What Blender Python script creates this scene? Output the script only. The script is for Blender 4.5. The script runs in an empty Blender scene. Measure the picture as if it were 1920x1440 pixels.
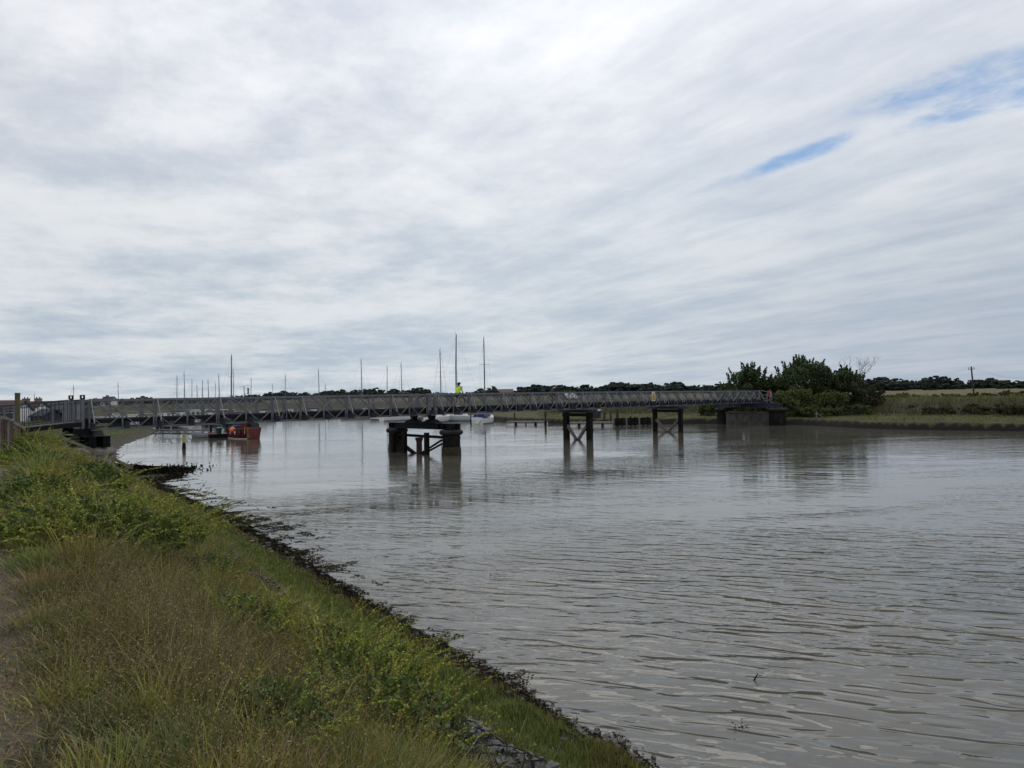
import bpy, bmesh, math, random
import numpy as np
from mathutils import Vector, Matrix

random.seed(7)
rng = np.random.default_rng(11)
scene = bpy.context.scene
COL = scene.collection
R = math.radians

# ------------------------------------------------------------------ camera, sky, sun, exposure
EYE = 3.95                                   # eye height above the water, metres
F = 1331.0                                   # focal length in pixels of a 1920 px wide picture
ROLL, PITCH = R(0.9), math.atan(21.5 / 1331)
cam_data = bpy.data.cameras.new('camera')
cam_data.sensor_width = 36.0
cam_data.lens = 36.0 * F / 1920
cam_data.clip_start, cam_data.clip_end = 0.1, 8000
cam = bpy.data.objects.new('camera', cam_data)
COL.objects.link(cam)
cam.matrix_world = Matrix.Translation((0, 0, EYE)) @ Matrix.Rotation(R(90) + PITCH, 4, 'X') @ Matrix.Rotation(-ROLL, 4, 'Z')
scene.camera = cam

scene.view_settings.view_transform = 'Standard'
scene.view_settings.look = 'None'
scene.view_settings.gamma = 1.0
scene.view_settings.exposure = 0.0
SUN_EL, SUN_AZ = R(52), R(6)                 # high, ahead of the camera, behind the cloud


class NT:
    """small helper to write node trees"""
    def __init__(self, tree):
        self.t = tree
        self.t.nodes.clear()

    def n(self, kind, **kw):
        nd = self.t.nodes.new(kind)
        for k, v in kw.items():
            if k.startswith('i_'):
                nd.inputs[k[2:].replace('_', ' ')].default_value = v
            else:
                setattr(nd, k, v)
        return nd

    def l(self, a, b):
        self.t.links.new(a, b)

    def val(self, nd, i, x):
        if isinstance(x, (int, float)):
            nd.inputs[i].default_value = x
        elif isinstance(x, (tuple, list)):
            nd.inputs[i].default_value = x
        else:
            self.l(x, nd.inputs[i])

    def math(self, op, a, b=0.0, c=None, clamp=False):
        nd = self.n('ShaderNodeMath', operation=op, use_clamp=clamp)
        self.val(nd, 0, a)
        self.val(nd, 1, b)
        if c is not None:
            self.val(nd, 2, c)
        return nd.outputs[0]

    def ss(self, x, a, b, lo=0.0, hi=1.0):
        nd = self.n('ShaderNodeMapRange', interpolation_type='SMOOTHSTEP')
        self.val(nd, 0, x)
        for i, v in ((1, a), (2, b), (3, lo), (4, hi)):
            nd.inputs[i].default_value = v
        return nd.outputs[0]

    def mix(self, f, a, b, blend='MIX'):
        nd = self.n('ShaderNodeMix', data_type='RGBA', blend_type=blend)
        self.val(nd, 0, f)
        self.val(nd, 6, a)
        self.val(nd, 7, b)
        return nd.outputs[2]

    def noise(self, vec, scale, detail=4.0, rough=0.5, dist=0.0):
        nd = self.n('ShaderNodeTexNoise')
        if vec is not None:
            self.l(vec, nd.inputs['Vector'])
        nd.inputs['Scale'].default_value = scale
        nd.inputs['Detail'].default_value = detail
        nd.inputs['Roughness'].default_value = rough
        nd.inputs['Distortion'].default_value = dist
        return nd.outputs[0]


def build_world():
    w = bpy.data.worlds.new('World')
    scene.world = w
    w.use_nodes = True
    t = NT(w.node_tree)
    out = t.n('ShaderNodeOutputWorld')
    bg = t.n('ShaderNodeBackground')
    bg.inputs['Strength'].default_value = 0.1
    t.l(bg.outputs[0], out.inputs[0])
    sky = t.n('ShaderNodeTexSky', sky_type='NISHITA')
    sky.sun_disc = False
    sky.sun_elevation, sky.sun_rotation = SUN_EL, SUN_AZ
    sky.air_density, sky.dust_density, sky.ozone_density = 1.0, 0.6, 1.2
    tc = t.n('ShaderNodeTexCoord')
    sep = t.n('ShaderNodeSeparateXYZ')
    t.l(tc.outputs['Generated'], sep.inputs[0])
    x, y, z = sep.outputs
    zc = t.math('ADD', t.math('MAXIMUM', z, 0.0), 0.07)
    px, py = t.math('DIVIDE', x, zc), t.math('DIVIDE', y, zc)      # a flat cloud deck
    # bands run along (-0.6, 0.8): a along, b across
    zk = t.math('ADD', t.math('MAXIMUM', z, 0.0), 0.12)
    gx, gy = px, py
    px, py = t.math('DIVIDE', x, zk), t.math('DIVIDE', y, zk)
    a = t.math('ADD', t.math('MULTIPLY', px, -0.6), t.math('MULTIPLY', py, 0.8))
    b = t.math('ADD', t.math('MULTIPLY', px, 0.8), t.math('MULTIPLY', py, 0.6))
    def vec(sa, sb, off):
        c = t.n('ShaderNodeCombineXYZ')
        t.l(t.math('MULTIPLY', a, sa), c.inputs[0])
        t.l(t.math('MULTIPLY', b, sb), c.inputs[1])
        c.inputs[2].default_value = off
        return c.outputs[0]
    def pvec(k, off, ky=1.0):
        c = t.n('ShaderNodeCombineXYZ')
        t.l(t.math('MULTIPLY', px, k), c.inputs[0])
        t.l(t.math('MULTIPLY', py, k * ky), c.inputs[1])
        c.inputs[2].default_value = off
        return c.outputs[0]
    big = t.noise(pvec(0.85, 2.3), 1.0, 6, 0.55, 0.15)
    puff = t.noise(pvec(3.0, 7.7, 1.05), 1.0, 7, 0.62, 0.1)
    band = t.noise(vec(0.42, 1.35, 5.1), 1.0, 4, 0.5, 0.4)
    strk = t.noise(vec(1.25, 4.4, 9.7), 1.0, 5, 0.55, 0.3)
    fine = t.noise(vec(1.5, 4.4, 9.7), 1.0, 6, 0.58, 0.35)
    wisp = t.noise(vec(12.0, 15.0, 3.0), 1.0, 7, 0.62, 0.3)
    wisp2 = t.noise(pvec(4.0, 4.4, 1.3), 1.0, 5, 0.6, 0.3)
    wisp = t.math('ADD', t.math('MULTIPLY', wisp, 0.55), t.math('MULTIPLY', wisp2, 0.45))
    right = t.ss(x, -0.35, 0.30)
    lump = t.mix(right, t.mix(0.42, big, puff), t.mix(0.46, t.mix(0.30, band, big), t.mix(0.35, strk, puff)))
    dens = t.math('ADD', t.math('MULTIPLY', lump, 0.9), t.math('MULTIPLY', t.noise(vec(5.5, 8.5, 4.1), 1.0, 6, 0.65, 0.1), 0.1))
    bright = t.ss(dens, 0.38, 0.62)
    # cloud radiance / 0.1
    c_dark = t.mix(t.ss(z, 0.02, 0.45), (4.7, 5.55, 6.45, 1), (5.6, 6.05, 6.85, 1))
    c_lite = t.mix(t.ss(z, 0.02, 0.5), (7.2, 7.65, 7.95, 1), (8.8, 8.85, 9.15, 1))
    cloud = t.mix(bright, c_dark, c_lite)
    # thicker, greyer deck low on the right, glare round the hidden sun
    low_r = t.math('MULTIPLY', t.ss(x, -0.05, 0.6), t.ss(z, 0.34, 0.02))
    cloud = t.mix(t.math('MULTIPLY', low_r, 0.55), cloud, (3.6, 4.2, 5.3, 1))
    sd = (math.sin(SUN_AZ) * math.cos(SUN_EL), math.cos(SUN_AZ) * math.cos(SUN_EL), math.sin(SUN_EL))
    dt = t.n('ShaderNodeVectorMath', operation='DOT_PRODUCT')
    t.l(tc.outputs['Generated'], dt.inputs[0])
    dt.inputs[1].default_value = sd
    glare = t.math('ADD', 0.93, t.math('MULTIPLY', t.math('POWER', t.math('MAXIMUM', dt.outputs['Value'], 0.0), 5.0), 0.42))
    gl = t.n('ShaderNodeVectorMath', operation='SCALE')
    t.l(cloud, gl.inputs[0])
    t.l(glare, gl.inputs['Scale'])
    # the blue rift in the deck: a thin tear running up to the right into a wider ragged opening
    u_ = t.math('SUBTRACT', gx, 0.99)
    uu = t.math('MULTIPLY', u_, u_)
    yl = t.math('ADD', t.math('MULTIPLY_ADD', u_, -1.25, 2.44), t.math('MULTIPLY', uu, 0.35))
    warp = t.math('MULTIPLY', t.math('SUBTRACT', puff, 0.5), 0.10)
    dist = t.math('ADD', t.math('SUBTRACT', gy, yl), warp)
    wid = t.math('MULTIPLY_ADD', t.math('MAXIMUM', u_, 0.0), 0.13, 0.105)
    core = t.math('SUBTRACT', 1.0, t.math('ABSOLUTE', t.math('DIVIDE', dist, wid)))
    lens = t.math('ADD', t.ss(t.math('ABSOLUTE', t.math('SUBTRACT', u_, 0.01)), 0.17, 0.02), t.ss(u_, 0.12, 0.36, 0.0, 0.9))
    lens = t.math('ADD', lens, t.math('MULTIPLY', t.ss(t.math('ABSOLUTE', t.math('ADD', u_, 0.14)), 0.34, 0.0), 0.42))
    hole1 = t.math('MULTIPLY', t.ss(core, -0.9, 0.9), t.math('MINIMUM', lens, 1.0))
    e1 = t.math('DIVIDE', t.math('SUBTRACT', gx, 1.34), 0.34)
    e2 = t.math('DIVIDE', t.math('SUBTRACT', t.math('ADD', gy, t.math('MULTIPLY', gx, 0.55)), 2.60), 0.19)
    ell = t.math('SUBTRACT', 1.0, t.math('ADD', t.math('MULTIPLY', e1, e1), t.math('MULTIPLY', e2, e2)))
    hole2 = t.math('MULTIPLY', t.ss(ell, -0.9, 1.0), 0.86)
    hole = t.math('MAXIMUM', hole1, hole2)
    gap = t.ss(t.math('SUBTRACT', t.math('ADD', t.math('MULTIPLY', hole, 1.15), t.math('MULTIPLY', wisp, 2.8)), 1.0), 0.50, 2.05)
    gap = t.math('MULTIPLY', gap, t.ss(hole, 0.0, 0.7))
    blue = t.mix(0.6, sky.outputs[0], (1.9, 3.8, 6.8, 1))
    final = t.mix(t.math('MULTIPLY', gap, 1.0), gl.outputs[0], blue)
    t.l(final, bg.inputs['Color'])


build_world()
sun_data = bpy.data.lights.new('sun', 'SUN')
sun_data.energy = 0.65
sun_data.angle = R(40)
sun_data.color = (1.0, 0.95, 0.88)
sun = bpy.data.objects.new('sun', sun_data)
COL.objects.link(sun)
sun.rotation_euler = Vector((math.sin(SUN_AZ) * math.cos(SUN_EL), math.cos(SUN_AZ) * math.cos(SUN_EL), math.sin(SUN_EL))).to_track_quat('Z', 'Y').to_euler()


# ------------------------------------------------------------------ measuring: a picture point and a distance give a place
def ray(px, py):
    s, c = math.sin(ROLL), math.cos(ROLL)
    dx, dy = px - 960, 720 - py
    a, b = dx * c + dy * s, -dx * s + dy * c
    Y = F * math.cos(PITCH) - b * math.sin(PITCH)
    Z = F * math.sin(PITCH) + b * math.cos(PITCH)
    return a / Y, Z / Y


def at(px, py, d):
    a, b = ray(px, py)
    return Vector((a * d, d, EYE + b * d))


def on_level(px, py, z=0.0):
    a, b = ray(px, py)
    d = (z - EYE) / b
    return Vector((a * d, d, z))


# ------------------------------------------------------------------ materials
MATS = {}


def mat(name, color, rough=0.6, metal=0.0, var=0.25, vscale=3.0, bump=0.0, bscale=30.0, spec=0.5, dirt=None):
    """procedural paint / stone / timber: base colour broken up by two scales of noise"""
    if name in MATS:
        return MATS[name]
    m = bpy.data.materials.new(name)
    m.use_nodes = True
    t = NT(m.node_tree)
    out = t.n('ShaderNodeOutputMaterial')
    bs = t.n('ShaderNodeBsdfPrincipled')
    t.l(bs.outputs[0], out.inputs[0])
    tc = t.n('ShaderNodeTexCoord')
    v = tc.outputs['Object']
    n1 = t.noise(v, vscale, 5, 0.6)
    n2 = t.noise(v, vscale * 7, 3, 0.6)
    k = t.math('ADD', t.math('MULTIPLY', n1, 0.65), t.math('MULTIPLY', n2, 0.35))
    lo = tuple(c * (1 - var) for c in color) + (1,)
    hi = tuple(min(1, c * (1 + var)) for c in color) + (1,)
    c = t.mix(t.ss(k, 0.3, 0.7), lo, hi)
    if dirt:
        c = t.mix(t.ss(t.noise(v, vscale * 1.7, 6, 0.65), 0.5, 0.68), c, tuple(dirt) + (1,))
    t.l(c, bs.inputs['Base Color'])
    bs.inputs['Roughness'].default_value = rough
    bs.inputs['Metallic'].default_value = metal
    bs.inputs['Specular IOR Level'].default_value = spec
    if bump:
        b = t.n('ShaderNodeBump')
        b.inputs['Distance'].default_value = bump
        t.l(t.noise(v, bscale, 4, 0.6), b.inputs['Height'])
        t.l(b.outputs[0], bs.inputs['Normal'])
    MATS[name] = m
    return m


def leaf_mat(name, transl=0.3, rough=0.55, spec=0.25):
    """foliage: colour of each leaf from its own attribute, some light passing through"""
    if name in MATS:
        return MATS[name]
    m = bpy.data.materials.new(name)
    m.use_nodes = True
    t = NT(m.node_tree)
    out = t.n('ShaderNodeOutputMaterial')
    at_ = t.n('ShaderNodeAttribute', attribute_name='Col')
    bs = t.n('ShaderNodeBsdfPrincipled')
    bs.inputs['Roughness'].default_value = rough
    bs.inputs['Specular IOR Level'].default_value = spec
    t.l(at_.outputs['Color'], bs.inputs['Base Color'])
    if transl > 0:
        tr = t.n('ShaderNodeBsdfTranslucent')
        t.l(at_.outputs['Color'], tr.inputs['Color'])
        mx = t.n('ShaderNodeMixShader')
        mx.inputs[0].default_value = transl
        t.l(bs.outputs[0], mx.inputs[1])
        t.l(tr.outputs[0], mx.inputs[2])
        t.l(mx.outputs[0], out.inputs[0])
    else:
        t.l(bs.outputs[0], out.inputs[0])
    MATS[name] = m
    return m


M_STEEL = mat('painted_steel', (0.135, 0.14, 0.152), 0.55, 0.0, 0.22, 2.0, dirt=(0.12, 0.10, 0.09))
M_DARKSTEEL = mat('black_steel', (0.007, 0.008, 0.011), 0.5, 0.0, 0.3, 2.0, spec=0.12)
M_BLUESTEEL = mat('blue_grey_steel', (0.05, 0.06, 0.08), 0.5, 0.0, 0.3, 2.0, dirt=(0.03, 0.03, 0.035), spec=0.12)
M_DECK = mat('deck_timber', (0.10, 0.095, 0.095), 0.75, 0.0, 0.3, 3.0)
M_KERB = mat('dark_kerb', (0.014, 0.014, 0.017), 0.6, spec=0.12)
M_GALV = mat('galvanised', (0.22, 0.225, 0.235), 0.5, 0.1, 0.15, 2.5)
M_RUSTIRON = mat('weedy_iron', (0.0115, 0.0108, 0.0105), 0.75, 0.0, 0.5, 1.6, 0.01, 18, dirt=(0.032, 0.03, 0.014), spec=0.12)
M_TIMBERDARK = mat('wet_timber', (0.012, 0.010, 0.010), 0.7, 0.0, 0.4, 3.0, 0.01, 25, spec=0.12)
M_TIMBER = mat('weathered_timber', (0.17, 0.145, 0.125), 0.8, 0.0, 0.3, 4.0, 0.006, 40)
M_BROWNWOOD = mat('brown_timber', (0.075, 0.055, 0.04), 0.85, 0.0, 0.35, 5.0, 0.006, 40)
M_STONE = mat('coping_stone', (0.36, 0.32, 0.275), 0.85, 0.0, 0.3, 2.5, 0.02, 9, dirt=(0.10, 0.085, 0.07))
M_CONC = mat('mottled_concrete', (0.085, 0.078, 0.072), 0.9, 0.0, 0.6, 1.3, 0.02, 7, dirt=(0.05, 0.045, 0.035))
M_COPDARK = mat('dark_coping', (0.032, 0.028, 0.026), 0.8, 0.0, 0.4, 2.0, 0.015, 10, spec=0.12)
M_SKIRT = mat('olive_weed', (0.034, 0.030, 0.012), 0.8, 0.0, 0.6, 3.0, 0.03, 25, dirt=(0.012, 0.011, 0.008))
M_WHITE = mat('white_paint', (0.72, 0.72, 0.70), 0.4, 0.0, 0.06, 1.5)
M_GREYHULL = mat('pale_grey_hull', (0.50, 0.53, 0.55), 0.4, 0.0, 0.06, 1.0)
M_REDHULL = mat('red_hull', (0.085, 0.004, 0.007), 0.5, 0.0, 0.15, 1.5, spec=0.2)
M_REDWORN = mat('worn_red', (0.17, 0.04, 0.04), 0.5, 0.0, 0.3, 4.0)
M_BLUE = mat('blue_canvas', (0.016, 0.03, 0.13), 0.8)
M_NAVY = mat('navy', (0.012, 0.02, 0.05), 0.5)
M_TAN = mat('tan_rail', (0.19, 0.125, 0.05), 0.6)
M_ORANGE = mat('orange_buoy', (0.75, 0.19, 0.09), 0.5, 0.0, 0.1)
M_GREENTUB = mat('dark_green_plastic', (0.006, 0.045, 0.045), 0.5)
M_MAST = mat('mast_alloy', (0.13, 0.14, 0.15), 0.4, 0.2, 0.1)
M_WIRE = mat('rigging_wire', (0.16, 0.17, 0.18), 0.5)
M_YELLOWPOST = mat('faded_yellow', (0.38, 0.33, 0.13), 0.8, 0.0, 0.3, 4.0)
M_SIGNYEL = mat('sign_yellow', (0.62, 0.38, 0.02), 0.5, 0.0, 0.05)
M_SIGNDARK = mat('sign_dark', (0.10, 0.07, 0.01), 0.5, 0.0, 0.05)
M_SKIN = mat('skin', (0.42, 0.24, 0.17), 0.6, 0.0, 0.05)
M_HIVIS = mat('hivis_shirt', (0.55, 1.0, 0.03), 0.7, 0.0, 0.08)
M_BLACKCLOTH = mat('black_cloth', (0.015, 0.016, 0.02), 0.8)
M_HELMET = mat('yellow_helmet', (0.55, 0.5, 0.08), 0.5)
M_RUBBER = mat('rubber', (0.012, 0.012, 0.012), 0.8)
M_SHOE = mat('white_shoe', (0.6, 0.6, 0.6), 0.6)
M_REDROOF = mat('red_tiles', (0.06, 0.03, 0.026), 0.85, 0.0, 0.3, 2.0, 0.02, 12)
M_BLACKHUT = mat('tarred_boards', (0.022, 0.021, 0.026), 0.8, 0.0, 0.3, 3.0)
M_BROWNHUT = mat('brown_boards', (0.11, 0.065, 0.055), 0.85, 0.0, 0.3, 2.0)
M_BRICK = mat('chimney_brick', (0.22, 0.16, 0.10), 0.9, 0.0, 0.3, 5.0)
M_GLASS = mat('dark_pane', (0.03, 0.035, 0.04), 0.15)
M_BARK = mat('bark', (0.05, 0.042, 0.035), 0.9, 0.0, 0.3, 4.0)
M_DEADWOOD = mat('dead_wood', (0.14, 0.125, 0.12), 0.9)
M_POLE = mat('creosoted_pole', (0.04, 0.033, 0.03), 0.8)
M_ROCK = mat('gabion_stone', (0.085, 0.088, 0.09), 0.85, 0.0, 0.75, 9.0, 0.01, 20)
M_NET = mat('black_net', (0.008, 0.008, 0.009), 0.7)
M_RED = mat('signal_red', (0.35, 0.03, 0.04), 0.5)
M_FLOAT = mat('float_white', (0.75, 0.76, 0.74), 0.6, 0.0, 0.2, 2.0)
M_GRASS = leaf_mat('grass_blades', 0.15)
M_LEAF = leaf_mat('leaves', 0.22)
M_FAR = leaf_mat('far_leaves', 0.1, 0.8, 0.1)
M_WEED = leaf_mat('wet_weed', 0.0, 0.8, 0.08)


# ------------------------------------------------------------------ geometry helpers
class MB:
    def __init__(self):
        self.v, self.f = [], []

    def add(self, vs, fs):
        o = len(self.v)
        self.v += [tuple(p) for p in vs]
        self.f += [tuple(i + o for i in q) for q in fs]
        return self

    def box(self, c, s, rz=0.0):
        cx, cy, cz = c
        hx, hy, hz = s[0] / 2, s[1] / 2, s[2] / 2
        ca, sa = math.cos(rz), math.sin(rz)
        vs = []
        for z in (-hz, hz):
            for x, y in ((-hx, -hy), (hx, -hy), (hx, hy), (-hx, hy)):
                vs.append((cx + x * ca - y * sa, cy + x * sa + y * ca, cz + z))
        return self.add(vs, [(3, 2, 1, 0), (4, 5, 6, 7), (0, 1, 5, 4), (1, 2, 6, 5), (2, 3, 7, 6), (3, 0, 4, 7)])

    def bar(self, p, q, w, h=None, up=(0, 0, 1)):
        p, q = Vector(p), Vector(q)
        h = h or w
        d = (q - p).normalized()
        upv = Vector(up)
        if abs(d.dot(upv)) > 0.98:
            upv = Vector((1, 0, 0))
        sx = d.cross(upv).normalized() * (w / 2)
        sy = sx.cross(d).normalized() * (h / 2)
        vs = [p - sx - sy, p + sx - sy, p + sx + sy, p - sx + sy, q - sx - sy, q + sx - sy, q + sx + sy, q - sx + sy]
        return self.add(vs, [(0, 1, 2, 3), (7, 6, 5, 4), (0, 4, 5, 1), (1, 5, 6, 2), (2, 6, 7, 3), (3, 7, 4, 0)])

    def tube(self, pts, rad, n=8):
        pts = [Vector(p) for p in pts]
        if isinstance(rad, (int, float)):
            rad = [rad] * len(pts)
        o = len(self.v)
        vs, fs = [], []
        prev = None
        for i, p in enumerate(pts):
            d = (pts[min(i + 1, len(pts) - 1)] - pts[max(i - 1, 0)])
            d = d.normalized() if d.length > 1e-9 else Vector((0, 0, 1))
            ref = prev if prev is not None else (Vector((1, 0, 0)) if abs(d.z) > 0.9 else Vector((0, 0, 1)))
            sx = d.cross(ref)
            if sx.length < 1e-6:
                sx = d.cross(Vector((0, 1, 0)))
            sx.normalize()
            sy = sx.cross(d).normalized()
            prev = sy
            for k in range(n):
                a = 2 * math.pi * k / n
                vs.append(p + (sx * math.cos(a) + sy * math.sin(a)) * rad[i])
        for i in range(len(pts) - 1):
            for k in range(n):
                fs.append((i * n + k, i * n + (k + 1) % n, (i + 1) * n + (k + 1) % n, (i + 1) * n + k))
        fs.append(tuple(range(n - 1, -1, -1)))
        fs.append(tuple((len(pts) - 1) * n + k for k in range(n)))
        return self.add(vs, fs)

    def lathe(self, c, prof, n=24):
        vs, fs = [], []
        for r, z in prof:
            for k in range(n):
                a = 2 * math.pi * k / n
                vs.append((c[0] + r * math.cos(a), c[1] + r * math.sin(a), c[2] + z))
        for i in range(len(prof) - 1):
            for k in range(n):
                fs.append((i * n + k, i * n + (k + 1) % n, (i + 1) * n + (k + 1) % n, (i + 1) * n + k))
        fs.append(tuple(range(n - 1, -1, -1)))
        fs.append(tuple((len(prof) - 1) * n + k for k in range(n)))
        return self.add(vs, fs)

    def prism(self, pts, axis, a, b):
        """extrude a 2D outline along x, y or z from a to b"""
        n = len(pts)
        def p3(p, t):
            return {'x': (t, p[0], p[1]), 'y': (p[0], t, p[1]), 'z': (p[0], p[1], t)}[axis]
        vs = [p3(p, a) for p in pts] + [p3(p, b) for p in pts]
        fs = [tuple(range(n - 1, -1, -1)), tuple(range(n, 2 * n))]
        for k in range(n):
            fs.append((k, (k + 1) % n, n + (k + 1) % n, n + k))
        return self.add(vs, fs)

    def build(self, name, m, parent=None, smooth=False, loc=(0, 0, 0)):
        me = bpy.data.meshes.new(name)
        me.from_pydata([tuple(v) for v in self.v], [], self.f)
        bm = bmesh.new()
        bm.from_mesh(me)
        bmesh.ops.recalc_face_normals(bm, faces=bm.faces)
        bm.to_mesh(me)
        bm.free()
        me.materials.append(m)
        if smooth:
            me.polygons.foreach_set('use_smooth', [True] * len(me.polygons))
            me.set_sharp_from_angle(angle=R(40))
        o = bpy.data.objects.new(name, me)
        o.location = loc
        COL.objects.link(o)
        if parent:
            o.parent = parent
        return o


def np_mesh(name, V, T, m, C=None, parent=None, quads=False):
    """a big mesh straight from arrays; C is one colour per vertex"""
    me = bpy.data.meshes.new(name)
    k = T.shape[1]
    me.vertices.add(len(V))
    me.vertices.foreach_set('co', np.asarray(V, dtype=np.float32).ravel())
    me.loops.add(T.size)
    me.loops.foreach_set('vertex_index', np.asarray(T, dtype=np.int32).ravel())
    me.polygons.add(len(T))
    me.polygons.foreach_set('loop_start', np.arange(0, T.size, k, dtype=np.int32))
    me.polygons.foreach_set('loop_total', np.full(len(T), k, dtype=np.int32))
    me.update(calc_edges=True)
    if C is not None:
        at_ = me.color_attributes.new('Col', 'FLOAT_COLOR', 'POINT')
        c4 = np.ones((len(V), 4), dtype=np.float32)
        c4[:, :3] = C
        at_.data.foreach_set('color', c4.ravel())
    me.materials.append(m)
    o = bpy.data.objects.new(name, me)
    COL.objects.link(o)
    if parent:
        o.parent = parent
    return o


def tag(o, label=None, cat=None, group=None, kind=None):
    if label:
        o['label'] = label
    if cat:
        o['category'] = cat
    if group:
        o['group'] = group
    if kind:
        o['kind'] = kind
    return o


def thing(name, label, cat, loc=(0, 0, 0), rz=0.0, group=None):
    o = bpy.data.objects.new(name, None)
    o.empty_display_size = 0.2
    COL.objects.link(o)
    o.location = loc
    o.rotation_euler = (0, 0, rz)
    return tag(o, label, cat, group)


def copy_tree(o, parent=None):
    c = o.copy()
    COL.objects.link(c)
    c.parent = parent
    for ch in list(o.children):
        copy_tree(ch, c)
    return c


def copy_part(o, parent, loc=None, sx=None):
    c = o.copy()
    COL.objects.link(c)
    c.parent = parent
    if loc is not None:
        c.location = loc
    if sx is not None:
        c.scale = sx
    for ch in list(o.children):
        k = ch.copy()
        COL.objects.link(k)
        k.parent = c
    return c


# ------------------------------------------------------------------ ground and river
LEFT = np.array([(60, -80), (19, -17), (4.0, 4.2), (1.45, 7.55), (.52, 8.76), (-.21, 10.05), (-1.5, 11.75), (-3.64, 14.95), (-5.4, 17.8),
                 (-8.45, 22.4), (-11.6, 26.45), (-14.4, 30.4), (-17.2, 34.3), (-17.3, 37), (-18.7, 40.2), (-21, 41.8), (-23.2, 43),
                 (-25.2, 45), (-29, 52), (-34.3, 62), (-38.8, 73.6), (-42.5, 83.7), (-46.5, 94), (-70, 130), (-120, 160), (-260, 220)], float)
RIGHT = np.array([(200, -60), (90, 34), (60, 53), (45.9, 63.8), (38.3, 69.2), (35.5, 73.5), (34.2, 79.5), (32.6, 83.4), (24.4, 89.5), (14.9, 91), (10, 93),
                  (5, 97), (0, 103.5), (-3, 112), (-10, 126), (-25, 146), (-45, 167), (-80, 192), (-130, 215), (-260, 260)], float)


def dist_poly(P, L):
    """distance of points to a polyline and whether they lie left of it"""
    best = np.full(len(P), 1e9)
    side = np.zeros(len(P))
    for a, b in zip(L[:-1], L[1:]):
        d = b - a
        t = np.clip(((P - a) @ d) / (d @ d), 0, 1)
        q = a + t[:, None] * d
        e = np.hypot(P[:, 0] - q[:, 0], P[:, 1] - q[:, 1])
        cr = d[0] * (P[:, 1] - a[1]) - d[1] * (P[:, 0] - a[0])
        m = e < best - 1e-9
        best[m] = e[m]
        side[m] = np.sign(cr[m])
    return best, side


def wob(x, y, s, seed=0.0):
    return (np.sin(x * s + seed) * np.cos(y * s * 1.13 - seed * 2.1) + 0.5 * np.sin(x * s * 2.3 - y * s * 1.7 + seed * 3)
            + 0.35 * np.cos(x * s * 4.1 + y * s * 3.3 - seed)) / 1.85


def ground_info(x, y):
    P = np.stack([x, y], 1)
    dl, sl = dist_poly(P, LEFT)
    dr, sr = dist_poly(P, RIGHT)
    q = x * .81 + y * .58
    p = -.58 * x + .81 * y
    DL = dl * sl          # positive on the left bank
    DR = -dr * sr         # positive on the right bank
    return DL, DR, q, p


def ground_z(x, y):
    x = np.atleast_1d(np.asarray(x, float))
    y = np.atleast_1d(np.asarray(y, float))
    DL, DR, q, p = ground_info(x, y)
    jit = 0.35 * wob(x, y, 1.1) + 0.2 * wob(x, y, 3.1, 2)
    near = np.interp(DL + 0.25 * jit, [-6, -1, 0, 1.3, 2.4, 3.4, 4.9, 5.7, 9, 60], [-1.6, -.35, 0, .38, .88, 1.5, 2.28, 2.35, 2.35, 2.1])
    farl = np.interp(DL + jit, [-8, 0, 2, 6, 14, 40], [-1.2, 0, .3, .9, 1.5, 1.65])
    shelf = np.interp(DL + 0.25 * jit, [-6, -1, 0, 1.5, 3.0, 4.0, 5.2, 6.5, 8, 60], [-1.6, -.3, 0, .22, .52, .85, 1.6, 2.3, 2.35, 2.1])
    k0 = np.clip((p - 30) / 5, 0, 1)
    k = np.clip((p - 43) / 8, 0, 1)
    zl = (near * (1 - k0) + shelf * k0) * (1 - k) + farl * k
    zr = np.interp(DR + .45 * jit, [-6, -.4, 0, .45, 1.0, 9, 12, 16.5, 19, 23, 60], [-1.2, -.3, 0.02, .5, .72, 1.0, 1.25, 2.9, 2.95, 1.6, 1.6])
    z = np.where(DL > -3, zl, np.where(DR > -3, zr, -1.5))
    z = np.where((DL <= -3) & (DR > -6), np.maximum(zr, -1.5), z)
    far = np.clip((y - 200) / 500, 0, 1)
    z = z + far * far * (3 - 2 * far) * 4.0 * (z > -1)
    z = z + 0.05 * wob(x, y, 2.3, 1) * (z > .1) + 0.25 * wob(x, y, .11, 4) * (y > 130) * (z > 0)
    return z


def axis(parts):
    out = []
    for a, b, st in parts:
        out += list(np.arange(a, b, st))
    return np.array(out + [parts[-1][1]])


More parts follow.
